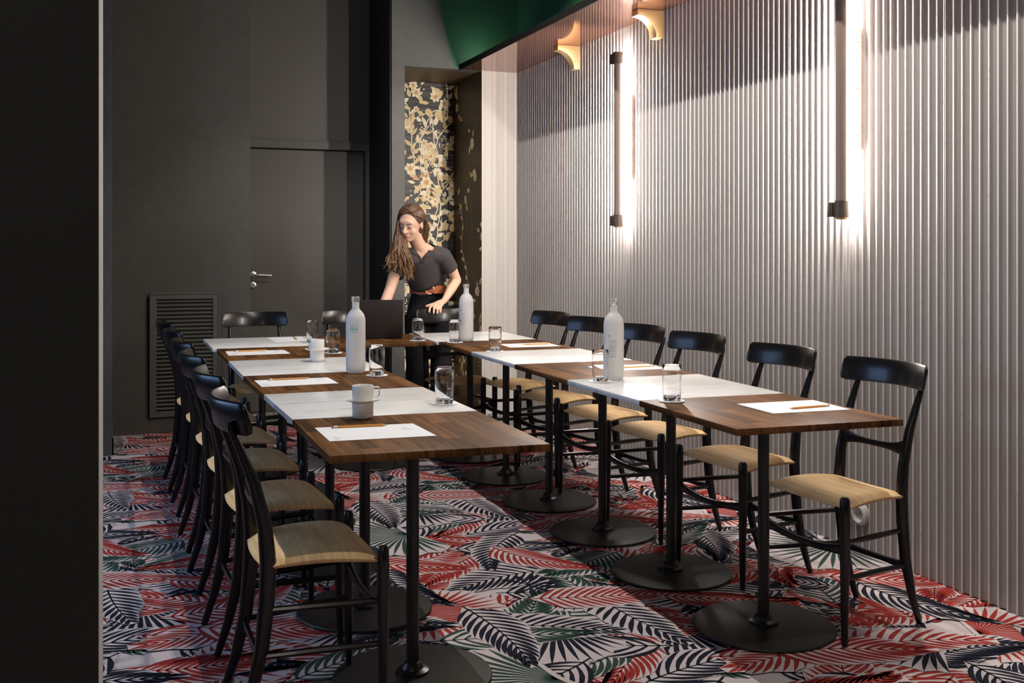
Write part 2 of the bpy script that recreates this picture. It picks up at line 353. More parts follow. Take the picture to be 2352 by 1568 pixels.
def build_carpet():
    X0, X1, Y0, Y1 = -2.6, 2.50, -3.6, 5.72
    mb = MB()
    mb.add([(X0, Y0, -0.006), (X1, Y0, -0.006), (X1, Y1, -0.006), (X0, Y1, -0.006)], [(0, 1, 2, 3)], 0)
    TS = 1.72
    leaves = []; cells = 12
    spots = []
    for i in range(cells):
        for j in range(cells):
            spots.append(((i+0.5+rnd.uniform(-.28, .28)+(0.5 if j % 2 else 0))*TS/cells, (j+0.5+rnd.uniform(-.28, .28))*TS/cells))
    rnd.shuffle(spots)
    for k, (x, y) in enumerate(spots):
        col = (1, 2, 3, 1, 2, 1, 2, 3, 1, 2)[k % 10]
        ang = rnd.choice((0.0, PI, 0.5, -0.5, PI-0.5, PI+0.5, 1.3, -1.4))+rnd.uniform(-.3, .3)
        kind = k % 13
        if kind not in (2, 5): g = frond(rnd, rnd.uniform(.42, .56), rnd.choice((13, 14, 16)), rnd.uniform(.17, .24), rnd.uniform(.0165, .021), rnd.uniform(.25, .95), rnd.uniform(-1.0, 1.0))
        elif kind == 2: g = fan(rnd, rnd.uniform(.27, .37), rnd.choice((21, 23, 25)), R(rnd.uniform(150, 190)), 0.0185)
        else: g = fan(rnd, rnd.uniform(.09, .13), 9, R(260), 0.026); g[0] = [(0, 0), (.001, 0), (0, .001)]
        leaves.append((x, y, ang, col, g))
    n = len(leaves)
    ix0, ix1 = -2, 2; iy0, iy1 = -1, 4
    def clip(X, Y): return min(max(X, X0), X1), min(max(Y, Y0), Y1)
    for ix in range(ix0, ix1+1):
        for iy in range(iy0, iy1+1):
            for k, (x, y, ang, col, g) in enumerate(leaves):
                ox, oy = -0.75+ix*TS+x, -0.1+iy*TS+y+(0.5*TS if ix % 2 else 0)
                if ox < -2.75 or ox > 2.75 or oy < -0.4 or oy > 5.9: continue
                ca, sa = math.cos(ang), math.sin(ang)
                def T(a, b, z):
                    X, Y = clip(ox+a*ca-b*sa, oy+a*sa+b*ca); return (X, Y, z)
                z0 = -0.0058+k*0.00004
                hl = g[0]; cxh = sum(p[0] for p in hl)/len(hl); cyh = sum(p[1] for p in hl)/len(hl); nh = len(hl)
                mb.add([T(cxh, cyh, z0)]+[T(p[0], p[1], z0) for p in hl], [(0, 1+q, 1+(q+1) % nh) for q in range(nh)], 0)
                for pts, wd in g[1:]: strip2(mb, pts, wd, z0+0.00002, col, T)
    return struct('floor', mb, [M['c_base'], M['c_red'], M['c_navy'], M['c_green']], smooth=False, fixn=False)
build_carpet()

# ------------------------------------------------------------------ room shell
ZC = 3.75; YB = 4.92; XW = 2.46
def fluted(y0, y1, pitch=0.043, joints=(), depth=0.015):
    """narrow flat ridges with square-cut hollows between them; ridge face at x = XW. returns points and segment materials"""
    pr = [(XW, y0)]; mi = []; land = 0.0072; y = y0
    def go(x, yy, m): pr.append((x, yy)); mi.append(m)
    while y < y1-1e-4:
        j = any(abs(y-q) < pitch/2 for q in joints); s = y+land
        if j:
            go(XW, y+0.003, 1); go(XW+0.02, y+0.0035, 0); go(XW+0.02, y+0.0060, 0); go(XW, y+0.0065, 0); s = y+0.0125
        go(XW, s, 1)
        go(XW+depth*.85, s+.0016, 0); go(XW+depth, s+.005, 0); go(XW+depth, y+pitch-.007, 0); go(XW+depth*.8, y+pitch-.0026, 0); go(XW, y+pitch, 0)
        y += pitch
    go(XW, y1, 1) if y < y1 else None
    return pr, mi
wr = MB(); prf, pmi = fluted(-2.5, YB, joints=(-0.54, .397, 1.35, 2.29, 3.24, 4.146))
n = len(prf)
for i in range(n-1): wr.add([(prf[i][0], prf[i][1], 0), (prf[i+1][0], prf[i+1][1], 0), (prf[i+1][0], prf[i+1][1], 2.684), (prf[i][0], prf[i][1], 2.684)], [(0, 1, 2, 3)], pmi[i])
wr.box(XW+0.03, XW+0.15, -2.5, 5.8, 0, 2.70)
struct('wall_right', wr, [M['flute'], M['flute_ridge']], smooth=False, fixn=False)
# pale end panel facing the room, beside the recess
ep = MB(); x = 2.165; pts = []
k = 0
while x < XW-1e-3:
    wdt = (0.028, 0.055, 0.046, 0.05, 0.04, 0.05, 0.04)[k % 7]; k += 1
    x2 = min(x+wdt, XW); pts += [(x, YB), (x2-0.004, YB), (x2-0.003, YB+0.003), (x2-0.001, YB+0.003)]; x = x2
pts.append((XW, YB)); n = len(pts)
ep.add([(a, b, 0) for a, b in pts]+[(a, b, 2.684) for a, b in pts], [(i, i+1, n+i+1, n+i) for i in range(n-1)])
ep.box(2.175, XW+0.02, YB+0.01, 5.66, 0, 2.684)
struct('trim_1', ep, M['panel'], label='pale upright end panel between the recess and the fluted wall', smooth=False, fixn=False)
# upper green wall above the shelf, and grey piece over the recess
ug = MB(); ug.box(XW, XW+0.14, -2.5, 5.8, 2.70, ZC)
def curvex(z): return 1.93-0.135*min(1, max(0, (z-2.70)/0.62))**0.75*1.0
zz = [2.70+i*(ZC-2.70)/14 for i in range(15)]
cx_ = [curvex(z)+0.012 for z in zz]
v = [(cx_[i], YB, zz[i]) for i in range(15)]+[(XW, YB, z) for z in zz]
ug.add(v, [(i, 15+i, 16+i, i+1) for i in range(14)])
struct('wall_upper_green', ug, M['green_wall'], label='green upper wall above the timber shelf', smooth=False)
bk = MB()
bk.box(1.445, 1.545, YB, 5.80, 0, ZC)                         # projecting pier
v = [(1.545, YB, 2.684), (1.545, YB, ZC)]
zs = [2.684]+zz
cs = [1.94]+cx_
v = [(1.545, YB, z) for z in zs]+[(c, YB, z) for c, z in zip(cs, zs)]
bk.add(v, [(i, 16+i, 17+i, i+1) for i in range(15)])
bk.box(1.545, XW, YB+0.004, YB+0.10, 2.684, ZC)
ps = MB(); ps.box(1.432, 1.445, YB+0.012, 5.60, 0, ZC); struct('wall_pier_shade', ps, M['black_paint'], smooth=False, label='black slab added as shade on the side of the grey pier beside the door')  # thin black slab added on the pier, its colour standing in for shade
struct('wall_back_pier', bk, M['grey_wall'], label='grey pier and lintel wall around the papered recess', smooth=False)
# recess: ceiling and papered walls
rc = MB(); rc.box(1.545, 2.175, YB+0.1, 5.75, 2.684, 2.80); struct('ceiling_recess', rc, mat('recess_ceiling_paint', (0.10, 0.062, 0.03), 0.5), smooth=False)
def wallpaper(u0, u1, z1, T, seed, name, base, dens=2.3):
    mb = MB(); mb.add([T(u0, 0, 0), T(u1, 0, 0), T(u1, z1, 0), T(u0, z1, 0)], [(0, 1, 2, 3)], 0)
    rn = random.Random(seed); W = u1-u0
    lay = [0]
    def D():
        lay[0] += 1; return 0.0006+0.0000035*lay[0]
    def poly(pts, mi):
        d = D(); mb.add([T(min(max(a, u0), u1), min(max(b, 0), z1), d) for a, b in pts], [tuple(range(len(pts)))], mi)
    def leaf(x, y, a, l, w, mi):
        c, s = math.cos(a), math.sin(a)
        poly([(x+t*l*c-o*w*s, y+t*l*s+o*w*c) for t, o in ((0, 0), (.2, .35), (.45, .5), (.75, .3), (1, 0), (.75, -.3), (.45, -.5), (.2, -.35))], mi)
    def flower(x, y, r, mi):
        npet = rn.choice((6, 7, 8)); a0 = rn.random()*6
        for ring, rr, m2 in ((0, 1.0, mi), (1, .62, 2 if mi == 1 else 1), (2, .34, 3)):
            for k in range(npet):
                leaf(x, y, a0+ring*.4+2*PI*k/npet, r*rr, r*rr*.72, m2)
    def berries(x, y):
        for k in range(14):
            bx, by, br = x+rn.gauss(0, .022), y+rn.gauss(0, .035), rn.uniform(.004, .008)
            poly([(bx+br*math.cos(q*PI/3), by+br*math.sin(q*PI/3)) for q in range(6)], 2)
    def bird(x, y, s, f):
        poly([(x+f*s*a, y+s*b) for a, b in ((-1, -.35), (-.35, -.1), (.1, .25), (.35, .55), (.62, .6), (.8, .48), (1.0, .42), (.8, .36), (.6, .05), (.2, -.3), (-.3, -.32))], 1)
        poly([(x+f*s*a, y+s*b) for a, b in ((-.9, .05), (-.3, .1), (.2, .12), (.0, -.12), (-.4, -.12))], 3)
        poly([(x+f*s*a, y+s*b) for a, b in ((.15, -.3), (.5, -.05), (.55, .15), (.25, .0))], 4)
    # winding stems
    for q in range(int(9*dens*W/.62)+1):
        x, y, a = u0+rn.random()*W, rn.random()*z1, rn.uniform(.6, 2.4)
        pts = [(x, y)]
        for k in range(16):
            a += rn.uniform(-.45, .45); x += .045*math.cos(a); y += .045*math.sin(a); pts.append((x, y))
            if k % 2 == 0: leaf(x, y, a+rn.choice((-1, 1))*rn.uniform(.5, 1.1), rn.uniform(.05, .085), rn.uniform(.025, .04), rn.choice((1, 2)))
        d = D()
        def TT(a_, b_, z_): return T(min(max(a_, u0), u1), min(max(b_, 0), z1), z_)
        strip2(mb, pts, [.008]*len(pts), d, 2, TT)
    cnt = int(34*dens*W/.62*z1/2.684)
    for q in range(cnt):
        x, y = u0+rn.random()*W, (q+rn.random())/cnt*z1
        flower(x, y, rn.uniform(.028, .062), rn.choice((1, 2, 2)))
        for k in range(4): leaf(x+rn.gauss(0, .07), y+rn.gauss(0, .07), rn.random()*6.3, rn.uniform(.05, .09), rn.uniform(.025, .045), rn.choice((1, 1, 2)))
        if q % 2 == 0: berries(u0+rn.random()*W, rn.random()*z1)
        if q % 6 == 0: bird(u0+rn.random()*W, rn.random()*z1, rn.uniform(.05, .07), rn.choice((-1, 1)))
    return struct(name, mb, [base, M['w_gold'], M['w_cream'], M['w_rose'], M['w_red']], smooth=False, fixn=False, label='floral wallpaper in the recess')
wallpaper(1.545, 2.175, 2.684, lambda a, b, d: (a, 5.66-d, b), 5, 'wall_recess_back', M['w_base'])
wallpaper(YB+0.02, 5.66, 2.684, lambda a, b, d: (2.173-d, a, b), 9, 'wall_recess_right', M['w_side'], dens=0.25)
ms = MB(); ms.box(1.50, 2.2, 5.67, 5.75, 0, 2.80); struct('wall_recess_rear', ms, M['black_paint'], smooth=False)
# door alcove
al = MB()
al.box(-2.7, 0.406, 4.98, 5.80, 0, ZC)                        # wall left of the door
struct('wall_back_left', al, M['dark_wall'], smooth=False)
dw = MB()
dw.box(0.406, 1.445, 5.62, 5.80, 2.163, ZC)
dw.box(1.41, 1.445, 5.62, 5.80, 0, 2.163)
struct('wall_back_door', dw, M['door_paint'], smooth=False)
fr = MB(); fr.box(0.406, 1.445, 5.60, 5.80, 2.091, 2.163); fr.box(0.406, 1.445, 5.592, 5.62, 2.150, 2.163); fr.box(1.402, 1.445, 5.60, 5.80, 0, 2.091)
struct('trim_2', fr, M['door_paint'], label='painted frame around the dark door', smooth=False, bevel=0.002)
dr = MB(); dr.box(0.44, 1.396, 5.655, 5.70, 0.006, 2.083)
door = struct('door_1', dr, M['door_paint'], smooth=False, bevel=0.002, label='flush dark door with a steel lever handle')
hd = MB(); hd.lathe([(0, 0), (0.026, 0), (0.026, -0.008), (0.022, -0.010), (0.010, -0.011), (0.010, -0.045), (0, -0.045)], (0.512, 5.655, 1.087), axis='y', n=24)
hd.tube([(0.512, 5.615, 1.087), (0.53, 5.606, 1.087), (0.56, 5.603, 1.087), (0.647, 5.606, 1.083)], [0.009, 0.008, 0.0075, 0.006], n=10, round_ends=True)
hd.obj('handle', M['steel'], door)['label'] = 'steel lever handle'
lk = MB(); lk.lathe([(0, 0), (0.026, 0), (0.026, -0.008), (0.023, -0.010), (0.012, -0.010), (0.012, -0.014), (0, -0.014)], (0.510, 5.655, 1.006), axis='y', n=24)
lk.box(0.508, 0.512, 5.640, 5.642, 0.995, 1.010)
lk.obj('lock', M['steel'], door)['label'] = 'round steel lock rose'
bb = MB(); bb.box(-0.532, 0.406, 4.966, 4.981, 0, 0.105); bb.box(-0.532, 0.406, 4.970, 4.981, 0.105, 0.112); struct('baseboard_back', bb, M['dark_wall'], smooth=False, bevel=0.002)
# near pier on the left and outer left wall with its glazing
pl = MB(); pl.box(-2.7, -0.532, 4.265, 4.98, 0, ZC); struct('wall_left_pier', pl, M['dark_wall'], smooth=False)
b2 = MB(); b2.box(-1.2, -0.524, 4.253, 4.266, 0, 0.105); b2.box(-0.533, -0.524, 4.253, 4.98, 0, 0.105); struct('baseboard_left', b2, M['dark_wall'], smooth=False)
lw = MB(); lw.box(-2.75, -2.6, -1.4, 4.3, 0, 0.75); lw.box(-2.75, -2.6, -1.4, 4.3, 2.5, ZC); lw.box(-2.75, -2.6, -1.4, 0.7, .75, 2.5); lw.box(-2.75, -2.6, 3.1, 4.3, .75, 2.5)
struct('wall_left', lw, M['dark_wall'], smooth=False)
# door jamb of the opening we look through (dark face, pale reveal)
jb = MB(); jb.box(-2.7, -0.566, -1.32, -0.26, 0, ZC); struct('wall_front', jb, M['jamb'], smooth=False)
je = MB(); je.box(-0.5662, -0.5652, -1.32, -0.26, 0, ZC); struct('trim_3', je, M['jamb_edge'], label='pale reveal of the doorway in the foreground', smooth=False)
cl = MB(); cl.box(-2.75, 2.6, -1.3, 5.8, ZC, ZC+0.1); struct('ceiling', cl, M['dark_wall'], smooth=False)
# timber shelf along the right wall
sh = MB(); sh.box(1.992, XW+0.02, -2.5, YB, 2.684, 2.702, 0); sh.box(1.984, 1.992, -2.5, YB, 2.680, 2.722, 1); sh.box(1.992, XW, -2.5, YB, 2.702, 2.72, 1)
so = sh.obj('wall_shelf', [M['lacquer'], M['shelf_edge']], smooth=False)
tag(so, 'long glossy reddish brown shelf running high along the fluted wall', 'shelf')
# brass brackets
def bracket(name, y, label):
    T = 0.075; mb = MB(); W = 0.168; H = 0.158; t = 0.046
    pts = [(XW-0.001, 2.683), (XW-W, 2.683), (XW-W, 2.683-0.035)]
    for k in range(11):
        a = PI/2-(PI/2)*k/10   # concave quarter curve
        pts.append((XW-W+(W-t)*math.sin(PI/2*k/10), 2.683-H+(H-0.035)*math.cos(PI/2*k/10)))
    pts.append((XW-0.001, 2.683-H))
    mb.prism(pts, y, y+T, axis='y')
    o = mb.obj('shelf_bracket', M['brass'], smooth=True, angle=30, bevel=0.0012)
    o.name = 'shelf_bracket'
    return tag(o, label, 'bracket', 'brass brackets under the shelf')
bracket('b', 3.73, 'brass curved bracket under the shelf, between the recess and the first wall lamp')
bracket('b', 2.58, 'brass curved bracket under the shelf, right of the far wall lamp')
# louvred vent
vt = thing('wall_vent', 'dark louvred wall grille low on the back wall behind the left chairs', 'vent', (-0.05, 4.98, 0.113))
f_ = MB()
for (x0, x1, z0, z1) in ((-.231, -.190, 0, .867), (.192, .233, 0, .867), (-.190, .192, .827, .867), (-.190, .192, 0, .040)): f_.box(x0, x1, -0.028, 0, z0, z1)
for (x0, x1, z0, z1) in ((-.236, -.226, -.005, .872), (.228, .238, -.005, .872), (-.236, .238, .862, .872)): f_.box(x0, x1, -0.034, -0.02, z0, z1)
f_.obj('frame', mat('vent_frame_paint', (0.085, 0.085, 0.072), 0.5), vt, smooth=False, bevel=0.002)
s_ = MB()
for i in range(28):
    z = 0.052+i*0.0279
    s_.add([(-.19, -.024, z), (.192, -.024, z), (.192, -.004, z+.016), (-.19, -.004, z+.016), (-.19, -.024, z+.0045), (.192, -.024, z+.0045), (.192, -.004, z+.0205), (-.19, -.004, z+.0205)],
           [(0, 3, 2, 1), (4, 5, 6, 7), (0, 1, 5, 4), (1, 2, 6, 5), (2, 3, 7, 6), (3, 0, 4, 7)])
s_.obj('louvre', M['louvre'], vt, smooth=False)
v_ = MB(); v_.box(-.19, .192, -.003, 0, .04, .827); v_.obj('back_plate', M['black_paint'], vt, smooth=False)

# sockets on the fluted wall
def socket(y, z, label):
    mb = MB(); mb.lathe([(0, 0), (0.046, 0), (0.046, -0.020), (0.040, -0.026), (0.034, -0.028), (0.031, -0.026), (0.028, -0.008), (0, -0.008)], (XW+0.004, y, z), axis='x', n=32)
    o = mb.obj('wall_socket', M['white_plastic'], angle=35)
    p = MB()
    for dy in (-.0095, .0095): p.lathe([(0, 0), (0.0028, 0), (0.0028, -0.002), (0, -0.002)], (XW-0.004, y+dy, z), axis='x', n=10)
    p.obj('pin_hole', M['black_paint'], o)
    return tag(o, label, 'socket', 'round sockets low on the fluted wall')
socket(0.862, 0.165, 'round white wall socket showing beneath the nearest right chair seat')
socket(0.975, 0.165, 'round white wall socket farther from the camera, half hidden by a chair leg')

# ------------------------------------------------------------------ wall lamps
def wall_lamp(y, label):
    t = thing('wall_lamp', label, 'wall lamp', (XW, y, 1.447), 0, 'tube wall lamps on the fluted wall')
    xs, xt = -0.094, -0.052
    tb = MB(); tb.lathe([(0, 0.012), (0.019, 0.012), (0.019, 1.04), (0, 1.04)], (xt, 0.004, 0), n=24); tb.obj('light_tube', M['tube'], t)['label'] = 'glowing white tube'
    s = MB(); ring = []
    for (z) in (0.0, 1.04):
        o_, i_ = [], []
        for k in range(13):
            a = PI/2+PI*k/12; o_.append((xs+0.028*math.cos(a)+0.006, 0.030*math.sin(a), z)); i_.append((xs+0.024*math.cos(a)+0.006, 0.026*math.sin(a), z))
        ring.append(o_+i_[::-1])
    s.ring_loft(ring); s.obj('shield', M['lamp_shield'], t, angle=50)['label'] = 'bronze half-round shield'
    for z0 in (-0.012, 0.985):
        c = MB(); c.lathe([(0, z0), (0.0315, z0), (0.0315, z0+0.072), (0, z0+0.072)], (xs+0.004, 0, 0), n=28)
        e = c.obj('end_cap', M['lamp_cap'], t)
        c = MB(); c.box(xs-0.028, xt+0.02, 0.022, 0.056, z0+0.004, z0+0.066); c.obj('clamp', M['lamp_cap'], e, bevel=0.003)
    c = MB(); c.lathe([(0, -0.020), (0.024, -0.020), (0.024, -0.012), (0, -0.012)], (xs+0.004, 0, 0), n=24); c.obj('end_disc', M['brass'], t)
    p = MB(); pp = []
    for k in range(9): a = -PI/2+PI*(k/8-0.5)*1; 
    hw = 0.010
    for k in range(9): a = PI+PI*k/8; pp.append((hw*math.cos(a), 0.285+hw*math.sin(a)))
    for k in range(9): a = PI*k/8; pp.append((hw*math.cos(a), 0.79+hw*math.sin(a)))
    p.prism([(a-0.022, b) for a, b in pp], -0.014, -0.001, axis='x'); p.obj('mounting_plate', M['lamp_cap'], t, smooth=False)['label'] = 'upright bronze mounting plate'
    for z in (0.34, 0.54, 0.74):
        q = MB(); q.tube([(-0.010, -0.022, z), (-0.032, -0.014, z)], [0.0045, 0.0045], n=8); q.obj('stand_off', M['lamp_cap'], t)
    return t
wall_lamp(2.98, 'tall tube wall lamp with bronze shield, the far one nearer the recess')
wall_lamp(0.883, 'tall tube wall lamp with bronze shield, the one nearer the camera, behind the right chairs')

# ------------------------------------------------------------------ tables
TP = 0.75
def table(kind, quad, label, group):
    cx = sum(p[0] for p in quad)/4; cy = sum(p[1] for p in quad)/4
    t = thing('pedestal_table', label, 'table', (cx, cy, 0), 0, group)
    q = []
    for (x, y) in quad:
        x -= cx; y -= cy; q.append((x*0.9975, y*0.9975))
    th = 0.022 if kind == 'wood' else 0.020
    zt = TP if kind == 'wood' else TP+0.0008
    mb = MB(); mb.prism(q, zt-th, zt); o = mb.obj('table_top', M[kind], t, smooth=True, angle=30, bevel=0.0022)
    o['label'] = 'dark walnut square top' if kind == 'wood' else 'white veined marble square top'
    mb = MB(); mb.box(-.17, .17, -.022, .022, zt-th-.012, zt-th-.0005); mb.box(-.022, .022, -.17, .17, zt-th-.012, zt-th-.0005); mb.obj('support_cross', M['iron'], t, smooth=False)
    mb = MB(); mb.lathe([(0, .016), (.05, .016), (.05, .024), (.034, .030), (.026, .046), (.0195, .05), (.0195, zt-th-.012), (0, zt-th-.012)], n=28); mb.obj('column', M['iron'], t, angle=35)
    mb = MB(); mb.lathe([(0, 0.0015), (.238, 0.0015), (.243, .006), (.240, .010), (.15, .0145), (.05, .017), (0, .017)], n=72); mb.obj('base', M['base'], t, angle=35)
    return t
Lr = [((-.002, .011), (.621, -.044)), ((.002, .645), (.624, .597)), ((-.005, 1.259), (.620, 1.248)), ((-.010, 1.868), (.620, 1.860)), ((-.006, 2.50), (.621, 2.488)), ((0, 3.165), (.622, 3.145))]
names_ = ['nearest the camera', 'second from the camera', 'third from the camera', 'fourth from the camera', 'fifth from the camera']
for i in range(5):
    a, b = Lr[i], Lr[i+1]; kd = 'wood' if i % 2 == 0 else 'marble'
    table(kd, (a[0], a[1], b[1], b[0]), ('walnut' if kd == 'wood' else 'white marble')+'-topped pedestal table in the left row, '+names_[i], 'tables of the left row')
Rr_ = [((1.250, -.03), (1.858, -.068)), ((1.252, .612), (1.860, .578)), ((1.246, 1.240), (1.872, 1.222)), ((1.252, 1.868), (1.872, 1.845)), ((1.248, 2.492), (1.870, 2.460)), ((1.262, 3.125), (1.862, 3.090))]
for i in range(5):
    a, b = Rr_[i], Rr_[i+1]; kd = 'wood' if i % 2 == 0 else 'marble'
    table(kd, (a[0], a[1], b[1], b[0]), ('walnut' if kd == 'wood' else 'white marble')+'-topped pedestal table in the right row, '+names_[i], 'tables of the right row')
table('marble', ((-.02, 3.175), (.600, 3.165), (.600, 3.80), (-.02, 3.81)), 'white marble-topped table at the far left corner, before the back chair', 'tables across the back')
table('wood', ((.612, 3.112), (1.238, 3.125), (1.238, 3.75), (.612, 3.745)), 'walnut-topped table across the back, carrying the open laptop', 'tables across the back')
table('marble', ((1.250, 3.130), (1.868, 3.098), (1.872, 3.725), (1.250, 3.745)), 'white marble-topped table at the far right corner, before the woman', 'tables across the back')

# ------------------------------------------------------------------ chairs (front = +x, z = 0 floor)
def make_chair(label, group):
    t = thing('dining_chair', label, 'chair', (0, 0, 0), 0, group)
    for s in (1, -1):
        mb = MB(); y = s*.205
        mb.tube([(.158, y*1.01, .001), (.156, y, .10), (.155, y, .30), (.155, y, .43), (.155, y, .478), (.155, y, .487)], [.0095, .0125, .0165, .0175, .0165, .012], n=14, ref=(1, 0, 0))
        mb.obj('leg', M['chair'], t)
        mb = MB(); y = s*.152
        zs_ = [0, .10, .23, .36, .455, .56, .673, .77, .825, .846]
        xs_ = [-.230, -.196, -.165, -.152, -.148, -.157, -.184, -.222, -.246, -.250]
        ra = [(.0095, .011), (.013, .015), (.0165, .020), (.0185, .0225), (.0185, .0225), (.0175, .020), (.0155, .0165), (.012, .012), (.0095, .009), (.0075, .006)]
        yy = [y*1.0, y, y, y, y, y, y, y*1.0, y*1.0, y*1.0]
        mb.tube(list(zip(xs_, yy, [z+.001 for z in zs_])), ra, n=14, ref=(1, 0, 0)); mb.obj('leg', M['chair'], t)
        mb = MB()
        for zf, zr in ((.338, .334),): mb.tube([(.155, s*.205, zf), (0, s*.180, zf-.001), (-.155, s*.153, zr)], [.0085, .0105, .0085], n=8)
        mb.obj('side_stretcher', M['chair'], t)
        mb = MB(); mb.tube([(.155, s*.205, .220), (0, s*.180, .217), (-.168, s*.153, .211)], [.0085, .0105, .0085], n=8); mb.obj('side_stretcher', M['chair'], t)
    # curved front stretcher and rear stretcher with flared ends
    for nm, x, hw, z, amp, hh in (('front_stretcher', .155, .205, .318, -.022, (.019, .011)), ('rear_stretcher', -.170, .152, .206, .0, (.018, .009)), ('back_slat', -.163, .152, .612, -.004, (.030, .0105))):
        mb = MB(); rings = []
        for k in range(17):
            u = k/16*2-1; y = u*hw; e = abs(u)**3.0; h = hh[1]+(hh[0]-hh[1])*e; zc = z+amp*(1-u*u)
            xx = x-(.010*(1-u*u) if nm == 'back_slat' else 0); th = .0065
            rings.append([(xx-th, y, zc-h), (xx+th, y, zc-h), (xx+th, y, zc+h), (xx-th, y, zc+h)])
        mb.ring_loft(rings); mb.obj(nm, M['chair'], t, bevel=0.002)
    # top rail: curved board with rounded corners
    mb = MB(); rings = []
    us = sorted([q/12 for q in range(-11, 12)]+[sg*(1-d/.200) for sg in (1, -1) for d in (0, .0012, .004, .008, .013)])
    for u in us:
        y = u*.200; xb = -.208-.064*(1-u*u)
        e = 1-abs(u); cr = .0175; dd = e*.200
        cut = 0 if dd > cr else cr-math.sqrt(max(0, cr*cr-(cr-dd)**2))
        z0, z1 = .811+cut*1.0, .900-cut*1.0; ln = .014
        x0 = xb+ln*.5; x1 = xb-ln*.55; th = .0078 if dd > .003 else .0052; q_ = (z1-z0)/.086
        rings.append([(x0+th, y, z0+.003*q_), (x0+th*.98, y, z0+.01*q_), ((x0+x1)/2+th*1.05, y, (z0+z1)/2), (x1+th*.9, y, z1-.006*q_), (x1+th*.3, y, z1), (x1-th*.5, y, z1-.001),
                      (x1-th, y, z1-.008*q_), ((x0+x1)/2-th, y, (z0+z1)/2), (x0-th, y, z0+.008*q_), (x0, y, z0)])
    mb.ring_loft(rings); mb.obj('back_rail', M['chair'], t, angle=60)
    # woven seat: saddle with a soft crown and rolled edges
    mb = MB(); NX, NY = 22, 18; top = []; bot = []
    for i in range(NX+1):
        u = i/NX; x = -.158+.300*u; fr_ = u
        for j in range(NY+1):
            v_ = j/NY*2-1; hw = .166+(.212-.166)*u
            xx = x+(.014*(1-v_*v_) if u > .5 else -.014*(1-v_*v_))*(abs(u-.5)*2)**2
            yy = v_*hw
            eu = 1-(abs(u-.5)*2)**6; ev = 1-abs(v_)**7
            crown = .012*math.sin(PI*u)-.006*(1-v_*v_)
            z = .452+crown+.020*min(eu, 1)*max(ev, 0)**.6
            top.append((xx, yy, z)); bot.append((xx*.985, yy*.975, 0.445+.008*math.sin(PI*u)))
    n = NY+1; nt = len(top); fs = []
    for i in range(NX):
        for j in range(NY):
            a = i*n+j; fs.append((a, a+n, a+n+1, a+1)); fs.append((nt+a, nt+a+1, nt+a+n+1, nt+a+n))
    for i in range(NX): a = i*n; fs.append((a, nt+a, nt+a+n, a+n)); a = i*n+NY; fs.append((a, a+n, nt+a+n, nt+a))
    for j in range(NY): a = j; fs.append((a, a+1, nt+a+1, nt+a)); a = NX*n+j; fs.append((a, nt+a, nt+a+1, a+1))
    mb.add(top+bot, fs); mb.obj('seat', M['seat'], t, angle=75)
    return t
gl, gr, gb = 'chairs along the left row', 'chairs along the fluted wall', 'chairs across the back'
proto = make_chair('black wooden chair with a woven seat in the left row, nearest the camera', gl)
ords = ['nearest the camera', 'second from the camera', 'third from the camera', 'fourth from the camera', 'fifth from the camera', 'farthest from the camera']
lpos = [(-.008, .235, .02), (-.008, .845, .05), (-.014, 1.475, .04), (-.014, 2.06, .05), (-.016, 2.69, .03), (-.025, 3.28, .04)]
for i, (x, y, a) in enumerate(lpos):
    if i == 0: proto.location = (x, y, 0); proto.rotation_euler = (0, 0, a)
    else: dup(proto, (x, y, 0), a, 'black wooden chair with a woven seat in the left row, '+ords[i], gl)
rp = [(.205, .07), (.805, .10), (1.455, .15), (2.02, .12), (2.62, .20), (3.19, .20)]
for i, (fy, th) in enumerate(rp):
    x = 1.686+.155*math.cos(th); y = fy+.026+.155*math.sin(th)
    dup(proto, (x, y, 0), PI+th, 'black wooden chair with a woven seat against the fluted wall, '+ords[i], gr)
dup(proto, (.305, 3.68, 0), -PI/2+.02, 'black chair across the back in front of the door, left of the other two', gb)
dup(proto, (.915, 3.70, 0), -PI/2-.03, 'black chair across the back, half hidden behind the laptop', gb)
dup(proto, (1.520, 3.585, 0), -PI/2+.02, 'black chair across the back whose rail the woman holds', gb)

# ------------------------------------------------------------------ things on the tables
def paper(quad, label, z=TP):
    cx = sum(p[0] for p in quad)/4; cy = sum(p[1] for p in quad)/4
    mb = MB(); mb.prism([(p[0]-cx, p[1]-cy) for p in quad], 0, .0012)
    o = mb.obj('paper_sheet', M['paper'], smooth=False); o.location = (cx, cy, z)
    # faint printed marks near two corners
    a, b, c, d = [Vector((p[0]-cx, p[1]-cy)) for p in quad]
    pm = MB()
    for (u, v, w_, h_) in ((.80, .55, .11, .006), (.80, .63, .08, .006), (.82, .70, .05, .005), (.06, .10, .05, .004), (.06, .18, .07, .004), (.06, .26, .04, .004)):
        def Q(s, t): p = (d*(1-s)+c*s)*(1-t)+(a*(1-s)+b*s)*t; return (p.x, p.y, .0015)
        pm.add([Q(u, v), Q(u+w_, v), Q(u+w_, v+.02), Q(u, v+.02)], [(0, 1, 2, 3)])
    pm.obj('print', M['print'], o, smooth=False, fixn=False)
    return tag(o, label, 'paper', 'paper sheets on the tables')
